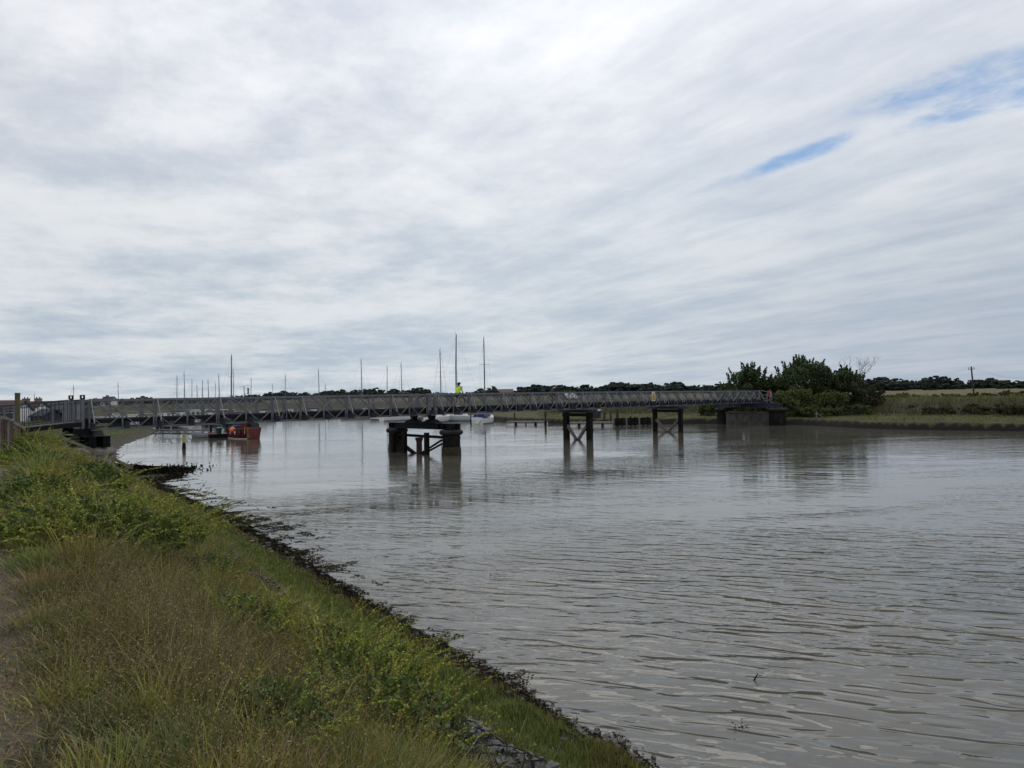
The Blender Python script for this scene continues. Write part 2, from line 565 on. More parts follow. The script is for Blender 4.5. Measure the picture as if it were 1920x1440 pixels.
def make_ground():
    xs = axis([(-1500, -300, 100), (-300, -120, 12), (-120, -30, 1.2), (-30, 6, .3), (6, 60, .4), (60, 130, 2.5), (130, 400, 18), (400, 1700, 130)])
    ys = axis([(-90, -8, 8), (-8, 46, .3), (46, 125, .65), (125, 260, 3.0), (260, 800, 15), (800, 3500, 270)])
    X, Y = np.meshgrid(xs, ys)
    x, y = X.ravel(), Y.ravel()
    z = ground_z(x, y)
    nx, ny = len(xs), len(ys)
    i = np.arange(nx * ny).reshape(ny, nx)
    Q = np.stack([i[:-1, :-1].ravel(), i[:-1, 1:].ravel(), i[1:, 1:].ravel(), i[1:, :-1].ravel()], 1)
    DL, DR, q, p = ground_info(x, y)
    c = np.zeros((len(x), 3))
    def put(mask, col):
        c[mask] = col
    put(np.ones(len(x), bool), (.055, .062, .026))
    put((DL > -50) & (DL < 1.1), (.018, .015, .010))
    put((DL >= 1.1) & (DL < 2.6) & (p > 34) & (p < 52), (.026, .024, .014))                     # wet weed and mud by the water
    put((DL >= 1.1) & (DL < 5.9) & (p < 34), (.026, .022, .012))         # soil under the grass, darkened to paint in deep shade between the blades
    put((DL >= 5.9) & (p < 45), (.13, .10, .065))
    put((DL >= 8.6) & (p < 60), (.07, .08, .03))
    put((DL > -1) & (DL < 2.2) & (p > 45), (.05, .043, .030))              # pale mud shore beyond the bridge
    put((DL >= 2.2) & (p > 45), (.05, .06, .018))
    put((DR > -30) & (DR < .8), (.005, .004, .003))                     # dark cut edge of the marsh
    put((DR >= .8) & (DR < 10.5), (.062, .062, .02))
    put((DR >= 10.5) & (DR < 24), (.042, .043, .02))
    fld = (DR > 40) & (y > 120) & (x > 60)
    put(fld, (.115, .098, .046))                                         # ripe field
    put((y > 230) & (x < 60), (.06, .072, .03))
    put((y > 420) & (x > 60), (.10, .10, .045))
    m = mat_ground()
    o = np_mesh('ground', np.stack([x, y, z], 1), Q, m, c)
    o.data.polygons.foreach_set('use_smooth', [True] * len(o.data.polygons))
    tag(o, kind='structure')


def mat_ground():
    m = bpy.data.materials.new('ground')
    m.use_nodes = True
    t = NT(m.node_tree)
    out = t.n('ShaderNodeOutputMaterial')
    bs = t.n('ShaderNodeBsdfPrincipled')
    t.l(bs.outputs[0], out.inputs[0])
    a = t.n('ShaderNodeAttribute', attribute_name='Col')
    g = t.n('ShaderNodeNewGeometry')
    n1 = t.noise(g.outputs['Position'], 0.35, 6, 0.65)
    n2 = t.noise(g.outputs['Position'], 4.0, 6, 0.7)
    n3 = t.noise(g.outputs['Position'], 40.0, 3, 0.6)
    k = t.math('ADD', t.math('MULTIPLY', n1, 0.45), t.math('ADD', t.math('MULTIPLY', n2, 0.35), t.math('MULTIPLY', n3, 0.2)))
    sc = t.n('ShaderNodeVectorMath', operation='SCALE')
    t.l(a.outputs['Color'], sc.inputs[0])
    t.l(t.ss(k, 0.3, 0.7, 0.55, 1.5), sc.inputs['Scale'])
    t.l(sc.outputs[0], bs.inputs['Base Color'])
    bs.inputs['Roughness'].default_value = 0.9
    bs.inputs['Specular IOR Level'].default_value = 0.2
    b = t.n('ShaderNodeBump')
    b.inputs['Distance'].default_value = 0.05
    t.l(t.math('ADD', n2, t.math('MULTIPLY', n3, 0.3)), b.inputs['Height'])
    t.l(b.outputs[0], bs.inputs['Normal'])
    return m


def make_water():
    m = bpy.data.materials.new('estuary_water')
    m.use_nodes = True
    t = NT(m.node_tree)
    out = t.n('ShaderNodeOutputMaterial')
    bs = t.n('ShaderNodeBsdfPrincipled')
    t.l(bs.outputs[0], out.inputs[0])
    g = t.n('ShaderNodeNewGeometry')
    sep = t.n('ShaderNodeSeparateXYZ')
    t.l(g.outputs['Position'], sep.inputs[0])
    x, y, _ = sep.outputs
    def vec(ax, ay, sa, sb, off=0.0):
        # a runs along the crests (ax, ay), b across
        a = t.math('ADD', t.math('MULTIPLY', x, ax), t.math('MULTIPLY', y, ay))
        b = t.math('ADD', t.math('MULTIPLY', x, -ay), t.math('MULTIPLY', y, ax))
        c = t.n('ShaderNodeCombineXYZ')
        t.l(t.math('MULTIPLY', a, sa), c.inputs[0])
        t.l(t.math('MULTIPLY', b, sb), c.inputs[1])
        c.inputs[2].default_value = off
        return c.outputs[0]
    w0 = t.noise(vec(.90, -.43, .45, 1.3, 2.0), 1.0, 1.0, 0.4, 0.5)        # slow swell of the current
    w1 = t.noise(vec(.95, -.31, 1.0, 3.5), 1.0, 1.0, 0.35, 0.8)           # long smooth ripples
    w2 = t.noise(vec(.99, -.12, 3.4, 9.0, 3.0), 1.0, 1.5, 0.5, 0.5)        # shorter wavelets
    w3 = t.noise(vec(.97, .22, 8.0, 19.0, 8.0), 1.0, 1.5, 0.5, 0.2)        # wind texture
    w2 = t.math('ADD', t.math('MULTIPLY', w2, 0.45), t.math('MULTIPLY', t.ss(w2, 0.50, 0.74), 0.22))   # sharper separate wavelets
    pat = t.noise(vec(.98, .2, .03, .10, 1.0), 1.0, 4, 0.55, 0.8)          # calm and ruffled patches
    pat2 = t.noise(vec(.98, .2, .12, .42, 6.0), 1.0, 4, 0.55, 0.8)
    ruff = t.ss(t.math('ADD', t.math('MULTIPLY', pat, .55), t.math('MULTIPLY', pat2, .45)), 0.42, 0.60, 0.10, 1.25)
    h = t.math('ADD', t.math('ADD', t.math('MULTIPLY', w0, 0.013), t.math('MULTIPLY', t.math('MULTIPLY', w1, 0.042), t.math('MULTIPLY', t.ss(y, 8.0, 28.0, 2.1, 0.20), t.math('MAXIMUM', t.math('MULTIPLY_ADD', ruff, .7, .4), t.ss(y, 24.0, 12.0, 0.0, 0.95))))),
               t.math('MULTIPLY', t.math('MULTIPLY', ruff, t.ss(y, 11.0, 38.0, 1.05, 0.52)), t.math('ADD', t.math('MULTIPLY', w2, 0.0105), t.math('MULTIPLY', w3, 0.0026))))
    b = t.n('ShaderNodeBump')
    b.inputs['Strength'].default_value = 1.0
    b.inputs['Distance'].default_value = 1.0
    t.l(h, b.inputs['Height'])
    t.l(b.outputs[0], bs.inputs['Normal'])
    silt = t.mix(t.ss(t.noise(g.outputs['Position'], .25, 3, .5), .35, .65), (.084, .083, .068, 1), (.112, .104, .083, 1))
    t.l(silt, bs.inputs['Base Color'])
    bs.inputs['Roughness'].default_value = 0.04
    bs.inputs['IOR'].default_value = 1.45
    mb = MB()
    mb.add([(-1400, -90, 0), (1400, -90, 0), (1400, 900, 0), (-1400, 900, 0)], [(0, 1, 2, 3)])
    o = mb.build('water', m)
    tag(o, kind='structure')


make_ground()
make_water()


def make_path():
    # gravel path along the top of the bank, to the left of the grass
    ps = np.arange(-6, 46, .3)
    V, Q, C = [], [], []
    cols = list(np.arange(-2.6, .75, .15))
    for p in ps:
        for j, q in enumerate(cols):
            e = .03 * math.sin(p * 1.7) + .03 * math.sin(p * 4.1 + 1) if j == len(cols) - 1 else 0
            qq = q + e
            x, y = qq * .81 - p * .58, qq * .58 + p * .81
            V.append((x, y, float(ground_z(x, y)[0]) + .035 - .03 * max(0, q - .3)))
            g = min(max((p - 14) / 8, 0), 1)
            gc = [a * (1 - g) + b * g for a, b in zip((.19, .15, .11), (.34, .32, .30))]
            f = min(1, max(0, (q + .55 + .10 * math.sin(p * 2.3) + .07 * math.sin(p * 5.7) + random.uniform(-.12, .12)) / .95)) * (1 - .45 * g)
            f = max(f, min(1, max(0, (-1.9 - q + random.uniform(-.15, .15)) / .6)))
            C.append(tuple(a * (1 - f) + b * f for a, b in zip(gc, (.034, .029, .016))))
    n = len(cols)
    for i in range(len(ps) - 1):
        for j in range(n - 1):
            Q.append((i * n + j, i * n + j + 1, (i + 1) * n + j + 1, (i + 1) * n + j))
    m = bpy.data.materials.get('ground')
    tag(np_mesh('path', np.array(V), np.array(Q), m, np.array(C)), kind='structure')


make_path()

# ------------------------------------------------------------------ the footbridge
U = Vector((.7022, .712, 0)).normalized()          # along the bridge, away to the right
P0 = Vector((-20.5, 34.2, 0))
BRZ = math.atan2(U.y, U.x)
NV = Vector((-U.y, U.x, 0))                        # across the bridge, away from the camera
WID = 2.0
LEN = 71.3
TOP0, TH = EYE + .13, 1.5


def s_of(px, w=0.0):
    """station along the truss standing w metres across at picture column px (taken at the horizon)"""
    k = ray(px, 745)[0]
    b = P0 + NV * w
    return (k * b.y - b.x) / (U.x - k * U.y)


def ztop(s):
    return TOP0 + .11 * math.sin(math.pi * min(max(s, 0), LEN) / LEN)


def bpt(s, w, z):
    p = P0 + U * s + NV * w
    return Vector((p.x, p.y, z))


JPX = [165, 290, 408, 511, 562, 649, 732, 801, 818, 880, 940, 994, 1043, 1090, 1135, 1166, 1198, 1236, 1270, 1304, 1335, 1365, 1395, 1423]
JS = [s_of(x) for x in JPX]


def make_bridge():
    b = thing('footbridge', 'long grey steel lattice footbridge on piers across the river', 'footbridge', P0, BRZ)
    L0 = 3.3
    # one truss panel: chords and posts, with its lattice as a sub-part
    m = MB()
    for z in (.06, TH - .06):
        for yy in (-.045, .045):
            m.box((L0 / 2, yy, z), (L0 - .01, .045, .11))
    for x in (.06, L0 / 2, L0 - .06):
        m.box((x, 0, TH / 2), (.075, .05, TH - .22))
    panel = m.build('truss_panel', M_STEEL, b)
    m = MB()
    h = TH / 2
    zt, zb = TH - .1, .1
    for a, c in (((0, h), (L0 / 4, zt)), ((L0 / 4, zt), (L0 / 2, h)), ((L0 / 2, h), (3 * L0 / 4, zt)), ((3 * L0 / 4, zt), (L0, h)),
                 ((0, h), (L0 / 4, zb)), ((L0 / 4, zb), (L0 / 2, h)), ((L0 / 2, h), (3 * L0 / 4, zb)), ((3 * L0 / 4, zb), (L0, h))):
        m.bar((a[0], .002, a[1]), (c[0], .002, c[1]), .045, .062, up=(0, 1, 0))
    m.box((L0 / 2, 0, h), (.2, .07, .16))
    lattice = m.build('lattice', M_STEEL, panel)
    first = True
    for w in (0.0, WID):
        for s0, s1 in zip(JS[:-1], JS[1:]):
            if s1 - s0 < 1.0:
                continue
            z = ztop((s0 + s1) / 2) - TH
            if first:
                panel.location, panel.scale = (s0, w, z), ((s1 - s0) / L0, 1, 1)
                first = False
            else:
                copy_part(panel, b, (s0, w, z), ((s1 - s0) / L0, 1, 1))
    # rakers: slanting struts from the top chord to the transom ends
    m = MB()
    m.bar((0, -.05, TH - .05), (0, -.56, .42), .05, .05)
    m.bar((0, -.56, .42), (0, -.60, .30), .05, .05)
    rk = m.build('raker', M_GALV, b)
    m = MB()
    m.box((0, WID / 2, .32), (.14, WID + 1.3, .03))
    m.box((0, WID / 2, .18), (.05, WID + 1.28, .25))
    m.box((0, WID / 2, .04), (.14, WID + 1.3, .03))
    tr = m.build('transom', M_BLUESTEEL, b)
    f1 = f2 = True
    used = [s for s, px in zip(JS, JPX) if px not in (801,)]
    for s in used:
        z = ztop(s) - TH
        for w, sg in ((0, 1), (WID, -1)):
            if f1:
                rk.location = (s + .12, w, z)
                f1 = False
            else:
                copy_part(rk, b, (s + .12, w, z), (1, sg, 1))
    ts = []
    for a, c in zip(JS[:-1], JS[1:]):
        ts += [a + .14] if c - a < 2 else [a + .14, (a + c) / 2 + .12]
    ts.append(JS[-1] - .1)
    for s in ts:
        if f2:
            tr.location = (s, 0, ztop(s) - TH + .02)
            f2 = False
        else:
            copy_part(tr, b, (s, 0, ztop(s) - TH + .02))
    # timber deck, its dark edge kerbs, stringers below
    m, k1, k2, st = MB(), MB(), MB(), MB()
    n = int(LEN / .22)
    for i in range(n):
        s = -.1 + (LEN + .2) * (i + .5) / n
        m.box((s, WID / 2, ztop(s) - 1.05), (.205, WID - .36, .05))
    for i in range(24):
        a, c = -.1 + (LEN + .2) * i / 24, -.1 + (LEN + .2) * (i + 1) / 24 - .004
        za, zc = ztop(a) - 1.05, ztop(c) - 1.05
        k1.bar((a, .13, za - .02), (c, .13, zc - .02), .09, .21)
        k2.bar((a, WID - .13, za - .02), (c, WID - .13, zc - .02), .09, .21)
        for yy in (.45, 1.0, 1.55):
            st.bar((a, yy, za - .085), (c, yy, zc - .085), .09, .10)
    m.build('deck', M_DECK, b)
    k1.build('kerb', M_KERB, b)
    k2.build('kerb', M_KERB, b)
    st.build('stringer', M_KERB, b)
    # wire mesh guards inside each truss
    for w in (.085, WID - .085):
        m = MB()
        i = 0
        s = .3
        while s < LEN - .2:
            z = ztop(s)
            m.bar((s, w, z - .98), (s, w, z - .06), .005, .005)
            s += .06
        for j in range(9):
            for q in range(12):
                a, c = LEN * q / 12 + .05, LEN * (q + 1) / 12
                dz = -.98 + .115 * j
                m.bar((a, w, ztop(a) + dz), (c, w, ztop(c) + dz), .005, .005)
        m.build('mesh_guard', M_GALV, b)
    # splice plates over the first river pier
    for w in (-.03, WID + .03):
        sa, sb = JS[7], JS[8]
        z = ztop(sa) - TH
        m = MB()
        m.box(((sa + sb) / 2 - .28, w, z + TH / 2 + .02), (.30, .16, TH + .02))
        m.box(((sa + sb) / 2 + .28, w, z + TH / 2 + .02), (.26, .16, TH + .02))
        for q in range(4):
            m.box(((sa + sb) / 2 - .28, w - .1, z + .3 + q * .32), (.06, .05, .06))
            m.box(((sa + sb) / 2 + .28, w - .1, z + .3 + q * .32), (.06, .05, .06))
        m.build('splice_plate', M_STEEL, b)
    # tall end posts with square caps, and end plates
    for w in (0, WID):
        m = MB()
        m.box((-.18, w, ztop(0) - .76), (.14, .14, 1.6))
        p = m.build('end_post', M_STEEL, b)
        m = MB()
        z = ztop(0) + .02
        for dx in (-.07, .07):
            m.box((-.18 + dx, w, z + .1), (.045, .19, .2))
        m.box((-.18, w, z + .175), (.093, .19, .05))
        m.box((-.18, w, z + .025), (.093, .19, .05))
        m.build('post_cap', M_DARKSTEEL, p)
        m = MB()
        m.box((-.42, w, ztop(0) - .72), (.26, .07, 1.42))
        m.box((-.42, w - .05, ztop(0) - .72), (.05, .05, 1.4))
        m.build('end_plate', M_GALV, b)
        m = MB()
        m.box((-.2, w, ztop(0) - TH - .05), (.7, .25, .3))
        m.build('end_bearing', M_DARKSTEEL, b)
        m = MB()
        m.box((LEN + .12, w, ztop(LEN) - .72), (.1, .1, 1.5))
        m.build('end_post', M_GALV, b)


make_bridge()


def cyl_cap(mb, c, r, z0, z1):
    """rounded ring coping, from z0 up to z1"""
    h = (z1 - z0) / 2
    prof = [(r - h, z0)]
    for i in range(9):
        a = -math.pi / 2 + math.pi * i / 8
        prof.append((r - h + h * math.cos(a), (z0 + z1) / 2 + h * math.sin(a)))
    prof.append((.05, z1))
    mb.lathe((c[0], c[1], 0), [(rr, zz) for rr, zz in prof], 28)


def make_pier():
    s = s_of(809)
    base = bpt(s, 0, 0)
    p = thing('bridge_pier', 'dark river pier of two round iron columns under the left half of the footbridge', 'bridge pier', base, BRZ)
    zb = ztop(s) - TH                                    # underside of the truss
    for y in (4.05, -2.05):
        m = MB()
        m.lathe((0, y, 0), [(.64, -1.6), (.63, .35), (.61, .36), (.60, 1.12), (.63, 1.13), (.63, 1.22), (.6, 1.23), (.6, 1.42)], 32)
        c = m.build('column', M_RUSTIRON, p, True)
        m = MB()
        m.lathe((0, y, 0), [(.645, -.5), (.665, .05), (.66, .3), (.645, .5), (.634, .55)], 32)
        m.build('weed_skirt', M_SKIRT, c, True)
        m = MB()
        cyl_cap(m, (0, y), .80, 1.36, 1.70)
        m.build('column_cap', M_COPDARK, c, True)
    # steel cross girder: an I section with end stiffeners
    m = MB()
    ya, yb = -2.62, 4.6
    zt, zz = 2.12, 1.72
    yc, ly = (ya + yb) / 2, yb - ya
    for dx in (-.24, .24):
        m.box((dx, yc, zt - .015), (.30, ly, .03))
        m.box((dx, yc, zz + .015), (.30, ly, .03))
        m.box((dx, yc, (zt + zz) / 2), (.03, ly - .004, zt - zz - .062))
        for yy in (ya + .06, ya + 1.0, ya + 1.5, yb - .45, yb - .06):
            m.box((dx, yy, (zt + zz) / 2), (.28, .03, zt - zz - .064))
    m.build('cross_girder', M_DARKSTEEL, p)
    for y in (0.0, WID):
        m = MB()
        m.prism([(y - .85, zt), (y + .85, zt), (y + .36, zt + .20), (y + .14, zt + .27), (y - .14, zt + .27), (y - .36, zt + .20)], 'x', -.28, .28)
        m.prism([(y - .10, zt + .27), (y + .10, zt + .27), (y + .22, zb - .06), (y + .22, zb), (y - .22, zb), (y - .22, zb - .06)], 'x', -.2, .2)
        m.build('bearing', M_DARKSTEEL, p)
    for y, x, t in ((3.35, -.85, 1.42), (2.15, -.75, 1.52), (-.35, -.75, 1.50)):
        m = MB()
        m.box((x, y, (t - 1.6) / 2), (.27, .27, t + 1.6))
        m.build('fender_post', M_TIMBERDARK, p)
    m = MB()
    m.bar((-.35, 3.6, 1.25), (-.35, -1.5, 1.20), .16, .18)
    m.build('cross_beam', M_RUSTIRON, p)
    m = MB()
    m.lathe((-.35, 1.0, 0), [(.22, -1.6), (.20, .75), (.23, .9), (.30, 1.1)], 16)
    m.build('middle_pile', mat('rusty_pile', (.06, .03, .022), .8, 0, .4, 3.0, .01, 20), p, True)
    for sg in (1, -1):
        for dz in (0, .26):
            m = MB()
            m.bar((-.42 - .05 * (sg > 0), 1.0 + sg * 2.55, 1.02 - dz), (-.42 - .05 * (sg > 0), 1.0 + sg * .2, -.02 - dz * .5), .11, .11)
            m.build('brace', M_RUSTIRON, p)


make_pier()


def make_trestle(pxc, wl, wr, label, wid=.34):
    s = s_of(pxc, WID / 2)
    base = bpt(s, WID / 2, 0)
    t = thing('bridge_trestle', label, 'bridge trestle', base, BRZ, 'timber trestles under the footbridge')
    zb = ztop(s) - TH
    for y in (wl, -wr):
        m = MB()
        m.box((0, y, (zb - .32 - 1.6) / 2), (wid, wid, zb - .32 + 1.6))
        l = m.build('trestle_leg', M_TIMBERDARK, t)
        m = MB()
        m.box((0, y, .85), (wid + .08, wid + .08, .12))
        m.box((0, y, 1.25), (wid + .06, wid + .06, .08))
        m.build('iron_strap', M_RUSTIRON, l)
    m = MB()
    m.bar((-.02, wl + .25, zb - .52), (-.02, -wr - .25, zb - .52), wid + .05, .26)
    m.build('cap_beam', M_TIMBERDARK, t)
    m = MB()
    m.box((0, 0, zb - .2), (.3, wl + wr + 1.6, .24))
    m.build('bearer', M_BLUESTEEL, t)
    for y in (wl - .2, -wr + .2):
        m = MB()
        m.bar((-.1, y, 1.35 if wid < .3 else 1.25), (-.1, .1 if y > 0 else -.1, .0), .2, .22)
        m.build('brace', M_TIMBER, t)
    m = MB()
    m.box((-.1, 0, -.1), (.3, .5, .26))
    m.build('brace_foot', M_RUSTIRON, t)


make_trestle(1082.5, 1.3, 1.3, 'dark timber trestle with a V brace standing in mid river, the nearer one', .42)
make_trestle(1251, 1.5, 1.5, 'slimmer timber trestle with a V brace standing just before the far bank', .36)


def make_abutments():
    # near (left) one
    a = thing('bridge_abutment', 'pale round stone abutment with black girder under the left end of the footbridge', 'bridge abutment', bpt(.35, 0, 0), BRZ)
    zb = ztop(0) - TH
    m = MB()
    m.lathe((0, .45, 0), [(.86, -.6), (.84, 1.4)], 32)
    c = m.build('column', M_STONE, a, True)
    m = MB()
    cyl_cap(m, (0, .45), 1.02, 1.32, 1.76)
    m.build('column_cap', M_STONE, c, True)
    m = MB()
    m.lathe((0, 3.6, 0), [(.86, -.4), (.84, 1.4)], 32)
    c = m.build('column', M_STONE, a, True)
    m = MB()
    cyl_cap(m, (0, 3.6), 1.02, 1.32, 1.74)
    m.build('column_cap', M_STONE, c, True)
    m = MB()
    zt, zz = 2.3, 1.78
    ya, yb = -.8, 4.4
    for dx in (-.3, .3):
        m.box((dx, (ya + yb) / 2, zt - .015), (.34, yb - ya, .03))
        m.box((dx, (ya + yb) / 2, zz + .015), (.34, yb - ya, .03))
        m.box((dx, (ya + yb) / 2, (zt + zz) / 2), (.03, yb - ya - .004, zt - zz - .062))
        for yy in (ya + .05, ya + .75, ya + 1.6, yb - .8):
            m.box((dx, yy, (zt + zz) / 2), (.31, .03, zt - zz - .064))
    m.build('cross_girder', M_DARKSTEEL, a)
    for y in (0, WID):
        m = MB()
        m.prism([(y - .6, zt), (y + .6, zt), (y + .2, zb - .02), (y - .2, zb - .02)], 'x', -.25, .25)
        m.build('bearing', M_DARKSTEEL, a)
    # far (right) one
    s = LEN - .6
    a = thing('bridge_abutment', 'dark abutment with two round columns and a mottled wall under the right bridge end', 'bridge abutment', bpt(s, 0, 0), BRZ)
    zb = ztop(s) - TH
    b0 = bpt(s, 0, 0)
    def y_of(px):
        k = ray(px, 745)[0]
        return (k * b0.y - b0.x) / (NV.x - k * NV.y)
    yl, yr = y_of(1353), y_of(1457)
    for y, r in ((yl, .62), (yr, .95)):
        m = MB()
        m.lathe((0, y, 0), [(r, -.9), (r * .98, 1.55), (r * 1.02, 1.56), (r * 1.02, 1.66)], 28)
        c = m.build('column', M_RUSTIRON, a, True)
        m = MB()
        cyl_cap(m, (0, y), r + .22, 1.62, 2.02)
        m.build('column_cap', M_COPDARK, c, True)
    m = MB()
    m.box((.1, (yl + yr) / 2, .3), (.9, yl - yr - 1.4, 2.3))
    m.box((.02, (yl + yr) / 2, .12), (.72, yl - yr - 1.45, .08))
    m.box((.05, (yl + yr) / 2, 1.49), (1.1, yl - yr - 1.4, .1))
    m.build('wall', M_CONC, a)
    m = MB()
    zt, zz = zb - .02, zb - .5
    ya, yb = y_of(1464), y_of(1347)
    for dx in (-.3, .3):
        m.box((dx, (ya + yb) / 2, zt - .02), (.34, yb - ya, .04))
        m.box((dx, (ya + yb) / 2, zz + .02), (.34, yb - ya, .04))
        m.box((dx, (ya + yb) / 2, (zt + zz) / 2), (.03, yb - ya - .004, zt - zz - .082))
        for q in range(6):
            m.box((dx, ya + .05 + (yb - ya - .1) * q / 5, (zt + zz) / 2), (.31, .03, zt - zz - .084))
    m.build('cross_girder', M_BLUESTEEL, a)
    return y_of


make_abutments()


def make_ramps():
    # left approach ramp with picket railings
    r = thing('approach_ramp', 'sloping timber approach ramp with metal picket railings at the left end of the footbridge', 'ramp', P0, BRZ)
    def zd(s):
        return ztop(0) - 1.05 + s * .085
    m = MB()
    for i in range(36):
        s = -.35 - i * .22
        m.box((s, WID / 2, zd(s)), (.2, WID + .3, .06))
    m.build('deck', M_DECK, r)
    m = MB()
    for w in (-.1, WID + .1):
        m.bar((-.25, w, zd(-.25) - .1), (-8.2, w, zd(-8.2) - .1), .1, .2)
    m.build('side_beam', M_KERB, r)
    m = MB()
    m.box((0, 0, 0), (.025, .025, .95))
    bal = m.build('baluster', M_BLUESTEEL, r)
    first = True
    for w in (-.1, WID + .1):
        m = MB()
        m.bar((-.3, w, zd(-.3) + 1.06), (-8.2, w, zd(-8.2) + 1.06), .06, .05)
        m.bar((-.3, w, zd(-.3) + .1), (-8.2, w, zd(-8.2) + .1), .04, .04)
        m.bar((-.3, w, zd(-.3) + .92), (-8.2, w, zd(-8.2) + .92), .04, .03)
        m.build('handrail', M_BLUESTEEL, r)
        for s in (-.95, -2.9, -5.0, -7.2):
            m = MB()
            m.box((s, w, zd(s) + .45), (.08, .08, 1.2))
            m.build('post', M_STEEL, r)
        for i in range(44):
            s = -.5 - i * .17
            if first:
                bal.location = (s, w, zd(s) + .55)
                first = False
            else:
                copy_part(bal, r, (s, w, zd(s) + .55))
    # right end railing down to the far bank
    e = thing('end_railing', 'low timber rails sloping down from the right end of the footbridge', 'railing', bpt(LEN + .3, 0, 0), BRZ)
    for w in (-.1, WID + .1):
        for h in (1.05, .55, .2):
            m = MB()
            m.bar((0, w, 3.05 + h), (2.9, w, 2.72 + h), .05, .08)
            m.build('rail', M_GALV if h > 1 else M_TIMBER, e)
        for s in (1.45, 2.85):
            m = MB()
            m.box((s, w, 2.75), (.1, .1, 1.9))
            m.build('post', M_TIMBER, e)
    m = MB()
    m.box((1.5, WID / 2, 2.8), (3.0, WID, .12))
    m.build('deck', M_DECK, e)
    p = at(1444, 750, 84.5)
    t = thing('marker_post', 'thin post with a red and white board at the right end of the footbridge', 'marker post', (p.x, p.y, 1.2))
    m = MB()
    m.tube([(0, 0, 0), (0, 0, 3.0)], .03, 8)
    m.build('post', M_GALV, t)
    m = MB()
    m.box((-.22, 0, 2.55), (.22, .05, .62))
    m.build('red_board', M_RED, t)
    m = MB()
    m.box((.06, -.06, 2.45), (.16, .04, .8))
    m.build('pale_board', M_GALV, t)


make_ramps()


def make_sign():
    s = s_of(1223)
    z0 = ztop(s) - .98
    p = bpt(s, -.14, z0)
    t = thing('warning_sign', 'yellow and white warning board with a triangle fixed to the footbridge', 'warning sign', p, BRZ)
    w, h = .29, .86
    m = MB()
    m.prism([(-w, 0), (w, 0), (w, .62), (w * .85, .8), (w * .45, h + .06), (-w * .45, h + .06), (-w * .85, .8), (-w, .62)], 'y', -.015, .015)
    b = m.build('board', M_WHITE, t)
    m = MB()
    m.box((0, -.021, .31), (w * 1.66, .008, .5))
    y = m.build('yellow_panel', M_SIGNYEL, t)
    m = MB()
    for zz, ww, hh in ((.49, .4, .05), (.41, .34, .05), (.24, .42, .04), (.13, .40, .04)):
        m.box((0, -.028, zz), (ww, .004, hh))
    m.build('dark_lines', M_SIGNDARK, y)
    m = MB()
    m.prism([(-.2, .6), (.2, .6), (0, .9)], 'y', -.024, -.017)
    k = m.build('warning_triangle', M_SIGNDARK, t)
    m = MB()
    m.prism([(-.13, .635), (.13, .635), (0, .83)], 'y', -.031, -.0245)
    m.build('triangle_centre', M_SIGNYEL, k)


make_sign()


# ------------------------------------------------------------------ people and bicycles
def skin_body(name, pts, edges, radii, m, parent=None, root=0, sub=2):
    me = bpy.data.meshes.new(name)
    me.from_pydata([tuple(p) for p in pts], edges, [])
    o = bpy.data.objects.new(name, me)
    COL.objects.link(o)
    mod = o.modifiers.new('skin', 'SKIN')
    mod.use_smooth_shade = True
    for i, r in enumerate(radii):
        sv = me.skin_vertices[0].data[i]
        sv.radius = (r, r) if isinstance(r, float) else r
    me.skin_vertices[0].data[root].use_root = True
    s = o.modifiers.new('sub', 'SUBSURF')
    s.levels = s.render_levels = sub
    dg = bpy.context.evaluated_depsgraph_get()
    me2 = bpy.data.meshes.new_from_object(o.evaluated_get(dg))
    me2.name = name
    bpy.data.objects.remove(o)
    o2 = bpy.data.objects.new(name, me2)
    me2.materials.clear()
    me2.materials.append(m)
    COL.objects.link(o2)
    if parent:
        o2.parent = parent
    return o2


def hand_pts(wrist, d, side, pts, edges, radii, wi, curl=.5):
    """palm, four unequal fingers and a thumb growing from vertex wi"""
    d = Vector(d).normalized()
    s = Vector(side).normalized()
    dn = d.cross(s).normalized()
    palm = Vector(wrist) + d * .06
    pts.append(palm)
    radii.append((.034, .018))
    pi = len(pts) - 1
    edges.append((wi, pi))
    for k, ln in enumerate((.07, .082, .077, .06)):
        off = s * (-.03 + .02 * k)
        a = Vector(wrist) + d * .095 + off
        b = a + (d * (1 - curl) + dn * curl).normalized() * ln * .55
        c = b + (d * (.5 - curl) + dn * (.5 + curl)).normalized() * ln * .45
        for j, (q, r) in enumerate(((a, .0095), (b, .0088), (c, .0075))):
            pts.append(q)
            radii.append(r)
            edges.append((pi if j == 0 else len(pts) - 2, len(pts) - 1))
    a = Vector(wrist) + d * .04 - s * .045
    b = a + (d * .6 - s * .4 + dn * .4).normalized() * .04
    pts += [a, b]
    radii += [.011, .009]
    edges += [(pi, len(pts) - 2), (len(pts) - 2, len(pts) - 1)]


